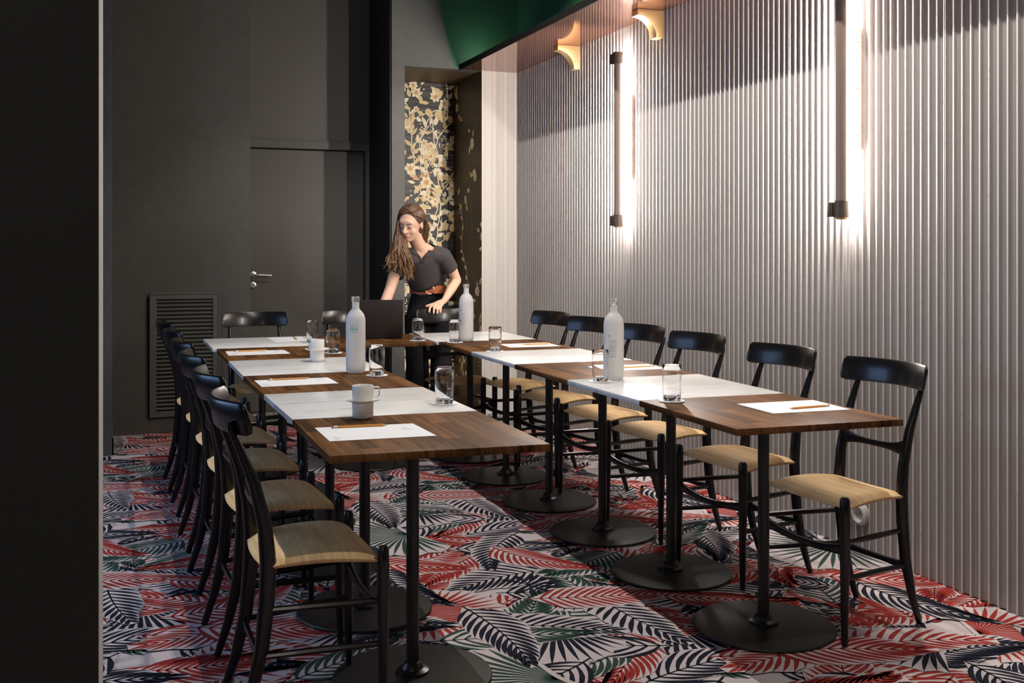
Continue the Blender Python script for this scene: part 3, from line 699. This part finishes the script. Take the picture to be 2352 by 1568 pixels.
def pencil(p0, p1, label, z=TP+.0014):
    """p0 eraser end, p1 point"""
    a = Vector(p0); b = Vector(p1); L = .175; d = (b-a).normalized(); ang = math.atan2(d.y, d.x); c = (a+b)/2
    r = .0037
    t = thing('pencil', label, 'pencil', (c.x, c.y, z+r+.0001), ang, 'pencils on the papers')
    mb = MB(); mb.tube([(-L/2+.018, 0, 0), (L/2-.018, 0, 0)], [r, r], n=6); mb.obj('shaft', M['pencil'], t, smooth=False)
    mb = MB(); mb.lathe([(0, L/2-.018), (r, L/2-.018), (.0011, L/2-.003), (0, L/2-.003)], axis='x', n=10); mb.obj('sharpened_wood', M['pencil_wood'], t)
    mb = MB(); mb.lathe([(0, L/2-.003), (.0011, L/2-.003), (0, L/2)], axis='x', n=8); mb.obj('lead', M['graphite'], t)
    mb = MB(); mb.lathe([(0, -L/2+.006), (r*1.05, -L/2+.006), (r*1.05, -L/2+.0185), (0, -L/2+.0185)], axis='x', n=12); mb.obj('ferrule', M['ferrule'], t)
    mb = MB(); mb.lathe([(0, -L/2), (r*.9, -L/2+.0005), (r, -L/2+.0062), (0, -L/2+.0062)], axis='x', n=12); mb.obj('eraser', M['eraser'], t)
    return t
def coaster(x, y, label, z=TP):
    mb = MB(); p = []
    for k in range(48):
        a = 2*PI*k/48; r = .0475+.0016*math.cos(8*a); p.append((r*math.cos(a), r*math.sin(a)))
    mb.prism(p, 0, .0018); o = mb.obj('coaster', M['paper'], smooth=False); o.location = (x, y, z+.0009)
    return tag(o, label, 'coaster', 'white paper coasters')
glass_me = None
def tumbler(x, y, label, z):
    global glass_me
    if glass_me is None:
        mb = MB(); o_ = [(0, 0), (.0305, 0), (.0315, .002), (.0328, .03), (.0345, .075), (.0345, .11), (.0338, .1283), (.0333, .1290), (.0327, .1283), (.0334, .11), (.0334, .075), (.0316, .03), (.0295, .017), (.022, .0145), (0, .014)]
        mb.lathe(o_, n=40); glass_me = mb.mesh('tumbler', M['glass'], angle=60)
    o = bpy.data.objects.new('tumbler', glass_me); C.objects.link(o); o.location = (x, y, z+.0002)
    return tag(o, label, 'glass', 'clear tumblers')
def bottle(x, y, label, rz, logo, z=TP+.0009):
    t = thing('water_bottle', label, 'bottle', (x, y, z), rz, 'frosted water bottles')
    mb = MB()
    outer = [(0, .004), (.026, .003), (.032, 0), (.038, .003), (.0425, .013), (.043, .03), (.043, .225), (.042, .242), (.037, .259), (.027, .273), (.019, .281), (.0162, .288), (.0158, .315)]
    inner = [(.0125, .315), (.0128, .288), (.016, .279), (.024, .270), (.033, .257), (.038, .241), (.0388, .225), (.0388, .03), (.036, .014), (0, .010)]
    mb.lathe(outer+inner, n=44); mb.obj('body', M['frost'], t, angle=60)
    mb = MB(); mb.lathe([(0, .3155), (.0162, .3155), (.0185, .319), (.0185, .335), (.0172, .3385), (0, .339)], n=30); mb.obj('cap', M['clear_neck'], t, angle=40)['label'] = 'clear cap'
    r = .04335
    def onb(a, zz): return (r*math.cos(a), r*math.sin(a), zz)
    if logo == 'mint':   # round leafy mark
        mb = MB(); zc = .200; rr = .0185
        for i in range(22):
            a0, a1 = 2*PI*i/22, 2*PI*(i+.72)/22
            for (q0, q1) in ((.84, 1.0),): mb.add([onb(-PI/2+rr*q0*math.cos(a0)/r, zc+rr*q0*math.sin(a0)), onb(-PI/2+rr*q1*math.cos(a0)/r, zc+rr*q1*math.sin(a0)), onb(-PI/2+rr*q1*math.cos(a1)/r, zc+rr*q1*math.sin(a1)), onb(-PI/2+rr*q0*math.cos(a1)/r, zc+rr*q0*math.sin(a1))], [(0, 1, 2, 3)])
        for (sx, a) in ((-1, 2.2), (-1, 1.75), (1, .9), (1, 1.35), (-1, 2.7), (1, .4)):
            c0 = (sx*.002, -.010)
            pts = []
            for t_, w_ in ((0, 0), (.35, .0022), (.7, .0022), (1, 0), (.7, -.0022), (.35, -.0022)):
                pts.append((c0[0]+.021*t_*math.cos(a)-w_*math.sin(a), c0[1]+.021*t_*math.sin(a)+w_*math.cos(a)))
            mb.add([onb(-PI/2+p[0]/r, zc+p[1]) for p in pts], [tuple(range(6))])
        mb.obj('emblem', M['mint'], t, smooth=False, fixn=False)['label'] = 'mint green round emblem'
    else:
        mb = MB(); zc = .185; rr = .0055
        for i in range(3):
            for j in range(5):
                a0 = 2*PI*(i+.08+j*.16)/3; a1 = 2*PI*(i+.08+(j+1)*.16)/3
                mb.add([onb(-PI/2+rr*q*math.cos(a)/r, zc+rr*q*math.sin(a)) for q, a in ((.68, a0), (1, a0), (1, a1), (.68, a1))], [(0, 1, 2, 3)])
        mb.obj('emblem', M['ink'], t, smooth=False, fixn=False)['label'] = 'small dark ring emblem'
        mb = MB()
        for i, (w_, zz_) in enumerate(((.030, .166), (.034, .159), (.026, .152), (.034, .143), (.030, .137), (.034, .131), (.028, .125), (.034, .119), (.030, .110), (.022, .104), (.032, .098))):
            for k in range(6):
                u0 = -.002+w_*k/6; u1 = u0+w_/6*.8
                mb.add([onb(-PI/2+u0/r, zz_), onb(-PI/2+u1/r, zz_), onb(-PI/2+u1/r, zz_+.0026), onb(-PI/2+u0/r, zz_+.0026)], [(0, 1, 2, 3)])
        mb.obj('label_print', M['greyprint'], t, smooth=False, fixn=False)
    return t
def cup(x, y, label, z, rz=0, handle=True, name='coffee_cup'):
    t = thing(name, label, 'cup', (x, y, z), rz, 'white stacked cups')
    mb = MB(); mb.lathe([(0, .0), (.028, 0), (.0325, .003), (.0345, .012), (.0352, .050), (.0345, .0515), (.0325, .0505), (.0318, .012), (.028, .006), (0, .0055)], n=40); mb.obj('body', M['ceramic'], t, angle=50)
    if handle:
        mb = MB(); mb.tube([(.0335, 0, .045), (.049, 0, .0465), (.0535, 0, .044), (.0545, 0, .030), (.052, 0, .016), (.0475, 0, .011), (.0335, 0, .012)], (.0022, .0045) and [(.0045, .0024)]*7, n=8, ref=(0, 0, 1)); mb.obj('handle', M['ceramic'], t)
    return t
def saucer(x, y, label, z):
    mb = MB(); mb.lathe([(0, 0), (.034, 0), (.038, .001), (.054, .0065), (.0595, .0095), (.0600, .0110), (.0588, .0112), (.052, .0085), (.036, .0035), (0, .0030)], n=48)
    o = mb.obj('saucer', M['ceramic'], angle=50); o.location = (x, y, z)
    return tag(o, label, 'saucer', 'white saucers')
def cupstack(x, y, where, rz):
    cup(x, y, 'white cup underneath the saucer '+where, TP+.0012, rz+2.6, False)
    saucer(x, y, 'white saucer between two cups '+where, TP+.0530)
    cup(x, y, 'white cup on top of the saucer '+where, TP+.0562, rz)
cupstack(.222, .585, 'on the nearest left walnut table', -.35)
cupstack(.398, 2.33, 'on the fourth left table, of marble', PI-.9)
def gc(x, y, where, z=TP+.0009):
    coaster(x, y, 'white coaster under the tumbler '+where, z); tumbler(x, y, 'clear tumbler '+where, z+.0028)
gc(.562, .78, 'near the right corner of the nearest left marble table')
gc(.534, 1.668, 'beside the bottle with the green emblem')
gc(.548, 2.69, 'on the far left walnut table, right of the two cups')
gc(.555, 3.33, 'at the right edge of the far left corner marble table')
gc(1.165, 3.235, 'on the back walnut table right of the laptop')
gc(1.335, 3.04, 'left of the farthest bottle')
gc(1.372, 2.46, 'on the right row beside the farthest walnut table')
gc(1.350, 1.135, 'left of the bottle in the right row')
gc(1.352, .548, 'on the nearest right walnut table')
bottle(.470, 1.80, 'tall frosted bottle with a green round emblem, in the left row', -.40, 'mint')
bottle(1.437, 1.185, 'tall frosted bottle with a small dark ring emblem, in the right row', -.90, 'ring')
bottle(1.425, 3.10, 'tall frosted bottle at the far right, in front of the woman', -1.1, 'ring')
P_ = [(((.041, .455), (.345, .423), (.354, .191), (.040, .216)), 'white sheet on the nearest left walnut table'),
      (((.015, 1.691), (.322, 1.679), (.327, 1.475), (.017, 1.473)), 'white sheet on the middle left walnut table'),
      (((.028, 2.985), (.333, 2.955), (.336, 2.748), (.022, 2.754)), 'white sheet on the farthest left walnut table'),
      (((.352, 3.735), (.560, 3.745), (.560, 3.455), (.362, 3.450)), 'white sheet turned sideways on the far left corner marble table'),
      (((1.535, 2.845), (1.835, 2.850), (1.822, 2.615), (1.526, 2.635)), 'white sheet on the farthest right walnut table'),
      (((1.534, 1.650), (1.848, 1.640), (1.833, 1.440), (1.512, 1.455)), 'white sheet on the middle right walnut table'),
      (((1.534, .406), (1.846, .386), (1.828, .157), (1.529, .178)), 'white sheet on the nearest right walnut table')]
for i, (q, l) in enumerate(P_): paper(q, l, TP+(.0009 if i == 3 else .0002))
pencil((.086, .425), (.262, .405), 'yellow pencil on the sheet of the nearest left table')
pencil((.066, 1.665), (.246, 1.660), 'yellow pencil on the sheet of the middle left walnut table')
pencil((.070, 2.93), (.245, 2.935), 'yellow pencil on the sheet of the farthest left walnut table')
pencil((.508, 3.70), (.500, 3.53), 'dark-looking pencil on the sideways sheet at the far left corner', z=TP+.0021)
pencil((1.815, 2.738), (1.64, 2.742), 'yellow pencil on the sheet of the farthest right walnut table')
pencil((1.822, 1.535), (1.65, 1.528), 'yellow pencil on the sheet of the middle right walnut table')
pencil((1.803, .237), (1.625, .227), 'yellow pencil on the sheet of the nearest right table')

# laptop, open, lid back towards the camera
lt = thing('laptop', 'open dark laptop on the back walnut table, lid back facing the camera', 'laptop', (.957, 3.452, TP+.001), R(-12))
mb = MB(); mb.box(-.17, .17, .0, .235, .002, .017); mb.obj('base', M['laptop'], lt, bevel=.004)
mb = MB()
for r_ in range(5):
    for c_ in range(13): mb.box(-.155+c_*.0240, -.155+c_*.0240+.0205, .030+r_*.022, .030+r_*.022+.0185, .0168, .0185)
mb.obj('keyboard', M['keys'], lt, smooth=False)
mb = MB(); mb.box(-.05, .05, .150, .215, .0168, .0178); mb.obj('touchpad', M['keys'], lt, smooth=False)
def lid(x0, x1, s0, s1, d0, d1):
    """sheared box along the lid plane leaning to the camera"""
    lean = R(12); v = []
    for s in (s0, s1):
        for (x, d) in ((x0, d0), (x1, d0), (x1, d1), (x0, d1)): v.append((x, -s*math.sin(lean)+d*math.cos(lean), .016+s*math.cos(lean)+d*math.sin(lean)))
    return MB().add(v, [(0, 3, 2, 1), (4, 5, 6, 7), (0, 1, 5, 4), (1, 2, 6, 5), (2, 3, 7, 6), (3, 0, 4, 7)])
ld = lid(-.17, .17, -.002, .228, -.006, .0).obj('lid', M['laptop'], lt, bevel=.0025)
lid(-.158, .158, .012, .218, .0002, .0012).obj('screen', M['screen'], ld, smooth=False)
mb = MB(); mb.tube([(-.12, .001, .013), (.12, .001, .013)], [.006, .006], n=10); mb.obj('hinge', M['laptop'], lt)

# ------------------------------------------------------------------ the woman
def remeshed(name, mb, m, voxel, smooth_it=6, parent=None):
    me = bpy.data.meshes.new(name+'_raw'); me.from_pydata(mb.v, [], mb.f)
    o = bpy.data.objects.new(name+'_raw', me); C.objects.link(o)
    bm = bmesh.new(); bm.from_mesh(me); bmesh.ops.recalc_face_normals(bm, faces=bm.faces); bm.to_mesh(me); bm.free()
    md = o.modifiers.new('r', 'REMESH'); md.mode = 'VOXEL'; md.voxel_size = voxel
    ms_ = o.modifiers.new('s', 'SMOOTH'); ms_.iterations = smooth_it; ms_.factor = 0.5
    dg = bpy.context.evaluated_depsgraph_get(); me2 = bpy.data.meshes.new_from_object(o.evaluated_get(dg)); me2.name = name
    bpy.data.objects.remove(o); me2.materials.clear(); me2.materials.append(m)
    me2.polygons.foreach_set('use_smooth', [True]*len(me2.polygons)); me2.update()
    q = bpy.data.objects.new(name, me2); C.objects.link(q)
    if parent is not None: q.parent = parent
    return q
pw = thing('person', 'woman with long brown hair leaning over the laptop in a charcoal shirt and tan belt', 'person', (0, 0, 0))
Hc = Vector((1.295, 3.86, 1.452))
F = Vector((-.62, -.72, -.36)).normalized(); S = Vector((-F.y, F.x, 0)).normalized()
tilt = R(6); U = F.cross(S).normalized()
S, U = (S*math.cos(tilt)-U*math.sin(tilt)), (U*math.cos(tilt)+S*math.sin(tilt))
H3 = Matrix((S, F, U)).transposed()
def Hd(s, f, u): return Hc+S*s+F*f+U*u
Nk = Vector((1.395, 3.965, 1.300)); Ch = Vector((1.440, 4.06, 1.185)); Wa = Vector((1.512, 4.185, 1.02)); Pv = Vector((1.525, 4.22, .90))
LS = Vector((1.565, 4.02, 1.245)); RS = Vector((1.245, 3.935, 1.205))
LE = Vector((1.682, 4.075, 1.078)); LW = Vector((1.548, 3.925, .948))
RE = Vector((1.155, 3.845, 1.035)); RW = Vector((1.045, 3.70, .855))
body = MB()
# head
body.ball(Hd(0, -.012, .030), (.074, .090, .088), 24, M3=H3)
body.ball(Hd(0, .018, -.020), (.060, .066, .085), 24, M3=H3)
body.ball(Hd(0, .050, -.072), (.030, .030, .028), 14, M3=H3)      # chin
body.ball(Hd(0, .064, .038), (.050, .022, .030), 16, M3=H3)       # brow
body.ball(Hd(.036, .052, -.022), (.022, .024, .024), 12, M3=H3); body.ball(Hd(-.036, .052, -.022), (.022, .024, .024), 12, M3=H3)   # cheeks
body.tube([Hd(0, .080, .026), Hd(0, .090, .006), Hd(0, .103, -.014)], [.0085, .009, .0125], n=10, ref=S, round_ends=True)          # nose
body.ball(Hd(.010, .091, -.017), (.008, .009, .007), 8, M3=H3); body.ball(Hd(-.010, .091, -.017), (.008, .009, .007), 8, M3=H3)
body.ball(Hd(0, .083, -.046), (.021, .009, .010), 12, M3=H3)      # mouth
for s in (1, -1):
    body.ball(Hd(s*.029, .071, .014), (.015, .010, .009), 12, M3=H3)  # lids
    body.ball(Hd(s*.076, -.010, .002), (.007, .016, .029), 12, M3=H3)  # ears
# neck and trunk
body.tube([Hd(0, -.025, -.045), (Hd(0, -.03, -.06)+Nk)/2+Vector((0, 0, -.01)), Nk, Nk+(Ch-Nk)*.4], [.050, .046, .050, .070], n=18)
body.tube([Nk+(Ch-Nk)*-.15, Nk+(Ch-Nk)*.1, Nk+(Ch-Nk)*.4, Ch, (Ch+Wa)/2, Wa, Pv, Pv+Vector((0, 0, -.09))], [(.045, .040), (.075, .056), (.108, .078), (.135, .092), (.118, .085), (.108, .080), (.145, .100), (.13, .09)], n=22, ref=(.25, -1, 0))
for a in (LS, RS): body.tube([Nk+(Ch-Nk)*.25, (Nk+a)/2+Vector((0, 0, -.005)), a], [.044, .043, .044], n=14, round_ends=True)
# arms
body.tube([LS, (LS+LE)/2+Vector((.012, 0, 0)), LE], [.046, .040, .034], n=14, round_ends=True)
body.tube([LE, LE*.6+LW*.4, LW], [.034, .0335, .0215], n=14, round_ends=True)
body.tube([RS, (RS+RE)/2+Vector((-.008, 0, 0)), RE], [.046, .040, .035], n=14, round_ends=True)
body.tube([RE, RE*.6+RW*.4, RW], [.035, .035, .0215], n=14, round_ends=True)
# left hand resting over the chair rail
kn = [Vector(p) for p in ((1.452, 3.872, .924), (1.470, 3.862, .926), (1.489, 3.858, .924), (1.507, 3.862, .919))]
for k in kn: body.tube([LW, (LW*.35+k*.65)+Vector((0, 0, .004)), k], [.019, .014, .0115], n=10, round_ends=True)
tips = [((1.430, 3.846, .920), (1.417, 3.825, .905), (1.410, 3.816, .882)), ((1.452, 3.838, .922), (1.443, 3.818, .903), (1.438, 3.810, .874)),
        ((1.475, 3.836, .920), (1.468, 3.817, .900), (1.463, 3.811, .872)), ((1.497, 3.843, .914), (1.491, 3.825, .898), (1.487, 3.818, .876))]
for k, tp in zip(kn, tips): body.tube([k]+[Vector(q) for q in tp], [.0105, .0098, .0088, .0078], n=10, round_ends=True)
body.tube([LW+Vector((-.012, -.004, .0)), (1.478, 3.893, .930), (1.436, 3.873, .925), (1.405, 3.862, .917)], [.015, .013, .0105, .0088], n=10, round_ends=True)
# right hand over the keyboard
kr = [RW+Vector(p) for p in ((-.032, -.052, -.036), (-.016, -.062, -.034), (.002, -.066, -.035), (.020, -.062, -.040))]
for k in kr: body.tube([RW, RW*.4+k*.6+Vector((0, 0, .006)), k], [.019, .014, .0115], n=10, round_ends=True)
for i, k in enumerate(kr):
    dx = (-.012, -.004, .003, .010)[i]; L_ = (1, 1.12, 1.05, .85)[i]
    body.tube([k, k+Vector((dx, -.026, -.006))*L_, k+Vector((dx*1.6, -.042, -.020))*L_, k+Vector((dx*1.8, -.046, -.036))*L_], [.0102, .0095, .0085, .0075], n=10, round_ends=True)
body.tube([RW+Vector((-.01, -.012, -.008)), RW+Vector((-.040, -.030, -.030)), RW+Vector((-.052, -.052, -.048))], [.014, .0115, .009], n=10, round_ends=True)
# legs and feet
for s in (1, -1):
    hip = Pv+Vector((s*.075, .0, -.06)); knee = Vector((1.535+s*.085, 4.235-.01*s, .49)); ank = Vector((1.55+s*.09, 4.30, .09))
    body.tube([hip, (hip+knee)/2, knee, (knee+ank)/2+Vector((0, .01, .02)), ank], [.088, .074, .052, .048, .033], n=16)
    body.tube([ank+Vector((0, .03, -.035)), ank+Vector((0, -.05, -.045)), ank+Vector((0, -.14, -.062))], [(.034, .030), (.040, .028), (.036, .018)], n=12, round_ends=True)
bo = remeshed('body', body, M['skin'], .0046, 5, pw)
# face details
fd = MB(); fd.ball(Hd(0, .0905, -.041), (.019, .0045, .0042), 14, M3=H3); fd.ball(Hd(0, .0895, -.050), (.016, .005, .0050), 14, M3=H3); fd.obj('lips', M['lip'], pw)
fd = MB()
for s in (1, -1):
    fd.tube([Hd(s*.014, .0865, .034), Hd(s*.030, .086, .040), Hd(s*.047, .071, .036)], [(.0022, .0018), (.0028, .002), (.0012, .001)], n=6, ref=F)
fd.obj('eyebrows', M['brow'], pw)
fd = MB()
for s in (1, -1):
    fd.tube([Hd(s*.016, .0775, .010), Hd(s*.028, .0815, .006), Hd(s*.042, .073, .009)], [.0012, .0022, .0012], n=6, ref=F)
fd.obj('eyelashes', M['brow'], pw)
# shirt: trunk, collar, short sleeves
st = MB()
st.tube([Nk+(Ch-Nk)*.12, Nk+(Ch-Nk)*.42, Ch+Vector((0, 0, .01)), (Ch+Wa)/2, Wa+Vector((-.012, -.015, .058)), Wa+Vector((-.002, -.003, .010))], [(.088, .074), (.125, .096), (.148, .102), (.140, .100), (.130, .097), (.118, .093)], n=28, ref=(.25, -1, 0))
for a, e_, ff in ((LS, LE, .56), (RS, RE, .50)):
    st.tube([Nk+(Ch-Nk)*.45, (Nk+a)/2+Vector((0, 0, -.012)), a+Vector((0, 0, .002))], [(.070, .066), .066, .062], n=16, round_ends=True)
    st.tube([a, a+(e_-a)*ff*.5, a+(e_-a)*ff], [.062, .061, .060], n=18)
so_ = remeshed('shirt', st, M['shirt'], .0065, 5, pw)
# V opening (skin) and collar wings
fv = (Nk-Vector((1.0, 0, 0))*0)
front = Vector((-.32, -.90, .28)).normalized()
def onchest(a, h):
    """point on shirt front: a across (her left +), h metres below the neck base"""
    across = Vector((.93, -.34, 0)).normalized(); axis = (Wa-Nk).normalized()
    p = Nk+axis*h+across*a
    return p, across, axis
from mathutils.bvhtree import BVHTree
def bvh_of(o):
    me = o.data; return BVHTree.FromPolygons([v.co[:] for v in me.vertices], [p.vertices[:] for p in me.polygons])
bs = bvh_of(so_); bb_ = bvh_of(bo)
# open V at the front of the shirt
bmv = bmesh.new(); bmv.from_mesh(so_.data); ax_ = (Wa-Nk).normalized(); ac_ = Vector((.93, -.34, 0)).normalized(); kill = []; Mi_ = Matrix((ax_, ac_, front)).transposed().inverted()
for f_v in bmv.faces:
    d_ = Mi_ @ (f_v.calc_center_median()-Nk); h_, a_v = d_.x, d_.y
    if f_v.normal.dot(front) > .05 and h_ < .185 and abs(a_v+.004) < .060*(1-h_/.185)+.002+(.03 if h_ < .035 else 0): kill.append(f_v)
bmesh.ops.delete(bmv, geom=kill, context='FACES'); bmv.to_mesh(so_.data); bmv.free()
for sg in (1, -1):
    tp = []
    for i in range(12):
        h_ = .030+.156*i/11; p = Nk+ax_*h_+ac_*(sg*(.060*(1-h_/.185)+.003)-.004); ht = bs.ray_cast(p+front*.4, -front, .8)
        if ht[0] is not None: tp.append(ht[0]+front*.001)
    mb = MB(); mb.tube(tp, [(.0095, .005)]*len(tp), n=8, ref=front, round_ends=True); mb.obj('placket', M['shirt'], pw)
    mb = MB(); rows = []
    for i in range(9):
        t = i/8; h_ = .030+.105*t; e_ = sg*(.060*(1-h_/.185)+.003)-.004; wd_ = (.034-.004*t)*(1 if i < 7 else (.75 if i == 7 else .35))
        r = []
        for j in range(4):
            a_ = e_+sg*wd_*j/3; p = Nk+ax_*h_+ac_*a_
            ht = bs.ray_cast(p+front*.4, -front, .8)
            c_ = [q for q in (ht,) if q[0] is not None]
            q0 = min(c_, key=lambda z: z[3])[0] if c_ else p+front*.09
            r.append(q0+front*(.010-.001*j))
        rows.append(r)
    for i in range(1, 8):
        for j in range(4): rows[i][j] = (rows[i-1][j]+rows[i][j]*2+rows[i+1][j])/4
    v = [p for r in rows for p in r]; v2 = [p-front*.004 for p in v]; nn = len(v); f = []
    for i in range(8):
        for j in range(3): a_ = i*4+j; f += [(a_, a_+1, a_+5, a_+4), (nn+a_, nn+a_+4, nn+a_+5, nn+a_+1)]
        for a_ in (i*4, i*4+3): f.append((a_, a_+4, nn+a_+4, nn+a_))
    for j in range(3):
        for a_ in (j, 32+j): f.append((a_, a_+1, nn+a_+1, nn+a_))
    mb.add(v+v2, f); mb.obj('collar', M['shirt'], pw, angle=60)
# trousers, belt, buckle
tr = MB()
tr.tube([Wa+Vector((0, 0, -.004)), Pv+Vector((0, 0, .03)), Pv+Vector((0, 0, -.05)), Pv+Vector((0, 0, -.12))], [(.117, .092), (.146, .108), (.160, .116), (.150, .110)], n=26, ref=(.25, -1, 0))
for s in (1, -1):
    hip = Pv+Vector((s*.072, .0, -.06)); knee = Vector((1.535+s*.085, 4.235-.01*s, .49)); ank = Vector((1.55+s*.09, 4.30, .09))
    tr.tube([hip, (hip+knee)/2, knee, (knee+ank)/2+Vector((0, .01, .02)), ank], [.098, .090, .078, .074, .070], n=18)
remeshed('trousers', tr, M['trousers'], .008, 4, pw)
bt = MB(); rings = []
ax_b = Vector((.25, -1, 0)).normalized(); ac_b = Vector((1, .25, 0)).normalized()
for (dz, k_) in ((-.024, 1.0), (-.026, 1.045), (.026, 1.045), (.024, 1.0)):
    rings.append([Wa+Vector((0, 0, -.004+dz))+ac_b*(.128*k_*math.cos(2*PI*q/40))+ax_b*(.103*k_*math.sin(2*PI*q/40)) for q in range(40)])
bt.ring_loft(rings+[rings[0]], caps=False); be = bt.obj('belt', M['belt'], pw, angle=30); be['label'] = 'tan leather belt'
bu = MB(); cbk = Wa+Vector((0, 0, -.004))+ax_b*.112+ac_b*(-.052)
nrm = (ax_b*.9-ac_b*.45).normalized(); tx = nrm.cross(Vector((0, 0, 1))).normalized()
bu.tube([cbk+tx*(.029*math.cos(2*PI*q/20))+Vector((0, 0, .029*math.sin(2*PI*q/20))) for q in range(21)], [.0035]*21, n=8, ref=nrm)
bu.obj('buckle', M['gold'], be)
rg = MB(); q0 = (kn[2]+Vector(tips[2][0]))/2; dd = (Vector(tips[2][0])-kn[2]).normalized(); e1 = dd.cross(Vector((0, 0, 1))).normalized(); e2 = e1.cross(dd)
rg.tube([q0+e1*(.0112*math.cos(2*PI*q/14))+e2*(.0112*math.sin(2*PI*q/14)) for q in range(15)], [.0012]*15, n=6); rg.obj('ring', M['gold'], pw)
# shoes
for s in (1, -1):
    ank = Vector((1.55+s*.09, 4.30, .09)); mb = MB()
    mb.tube([ank+Vector((0, .045, -.046)), ank+Vector((0, -.05, -.050)), ank+Vector((0, -.15, -.066))], [(.038, .040), (.045, .036), (.040, .022)], n=16, round_ends=True); mb.obj('shoe', M['trousers'], pw)
# hair: cap and long wavy locks
rh = random.Random(3); hr = MB()
hr.ball(Hd(0, -.028, .044), (.084, .092, .088), 26, M3=H3)
hr.ball(Hd(0, -.055, .0), (.080, .066, .098), 22, M3=H3)
def lock(ctrl, r0, n=16, amp=.010):
    ph = rh.random()*6; P4 = [ctrl[0]]+list(ctrl)+[ctrl[-1]]; pts = []; rd = []
    m = len(ctrl)-1
    for i in range(n+1):
        t = i/n*m; k = min(int(t), m-1); f = t-k
        a, b_, c, d = P4[k], P4[k+1], P4[k+2], P4[k+3]
        p = .5*((2*b_)+(c-a)*f+(2*a-5*b_+4*c-d)*f*f+(3*b_-a-3*c+d)*f**3)
        q = i/n
        p = p+Vector((math.sin(q*13+ph), math.cos(q*10+ph), .3*math.sin(q*9+ph)))*amp*max(0, q-.25)*1.5
        w_ = r0*(.75+.45*math.sin(PI*min(1, q*1.1)))*(1 if q < .8 else max(.12, (1-q)/.2))
        pts.append(p); rd.append((w_, w_*.75))
    hr.tube(pts, rd, n=7)
def onhead(s_, f_, u_, k=.98):
    v = Vector((s_, f_, u_)).normalized(); return Hd(.084*v.x*k, -.028+.092*v.y*k, .044+.088*v.z*k)
# right side of her head (photo left): big mass falling forward over the shoulder
for i in range(150):
    w_ = rh.random(); g_ = rh.random()
    root = onhead(-.12-.5*rh.random(), .75-1.3*g_, .75)
    side = onhead(-1, .45-.9*g_, -.05+.2*rh.random(), 1.02)
    mid = Vector((1.178+.075*w_, 3.80+.07*g_, 1.335+rh.uniform(-.02, .02)))
    m2 = Vector((1.150+.140*w_, 3.79+.09*g_, 1.235+rh.uniform(-.02, .02)))
    end = Vector((1.118+.185*w_+rh.uniform(-.012, .012), 3.785+.10*g_, 1.185-.075*w_+rh.uniform(-.035, .04)))
    lock([root, side, mid, m2, end], rh.uniform(.0055, .0095), n=22, amp=.017)
for i in range(30):   # locks under the chin towards the chest
    root = onhead(-.9, -.1-.5*rh.random(), -.2); mid = Vector((1.255+rh.uniform(-.015, .015), 3.86, 1.29)); end = Vector((1.285+rh.uniform(-.03, .030), 3.855+.02*rh.random(), 1.10+rh.uniform(-.02, .05)))
    lock([root, mid, end], rh.uniform(.006, .009), amp=.012)
for i in range(60):   # behind the left ear down to the collar
    g_ = rh.random(); root = onhead(.25+.6*g_, -.1-.8*rh.random(), .8); side = onhead(1, -.35-.8*g_, -.1, 1.02)
    mid = Hd(.078, -.075, -.055)+Vector((rh.uniform(-.01, .01), 0, 0)); end = Vector((1.405+rh.uniform(-.035, .03), 3.99+rh.uniform(-.01, .03), 1.315+rh.uniform(-.02, .02)))
    lock([root, side, mid, end], rh.uniform(.0065, .010), amp=.005)
for i in range(40):   # strands swept from the parting to both sides over the temples
    t = i/39; root = onhead(.10, .98-1.1*t, .62+.5*math.sin(PI*min(1, .1+t*.8)), 1.0)
    lock([root, onhead(.55, .86-1.0*t, .62, 1.02), onhead(.95, .42-.7*t, .22, 1.02), onhead(1, .02-.5*t, -.22, 1.02)], 0.0062, n=10, amp=0)
    lock([root, onhead(-.45, .90-1.0*t, .60, 1.02), onhead(-.92, .52-.7*t, .22, 1.03), onhead(-1, .30-.5*t, -.35, 1.05)], 0.0066, n=10, amp=0)
hr.obj('hair', M['hair'], pw, angle=70)['label'] = 'long wavy brown hair with lighter ends'
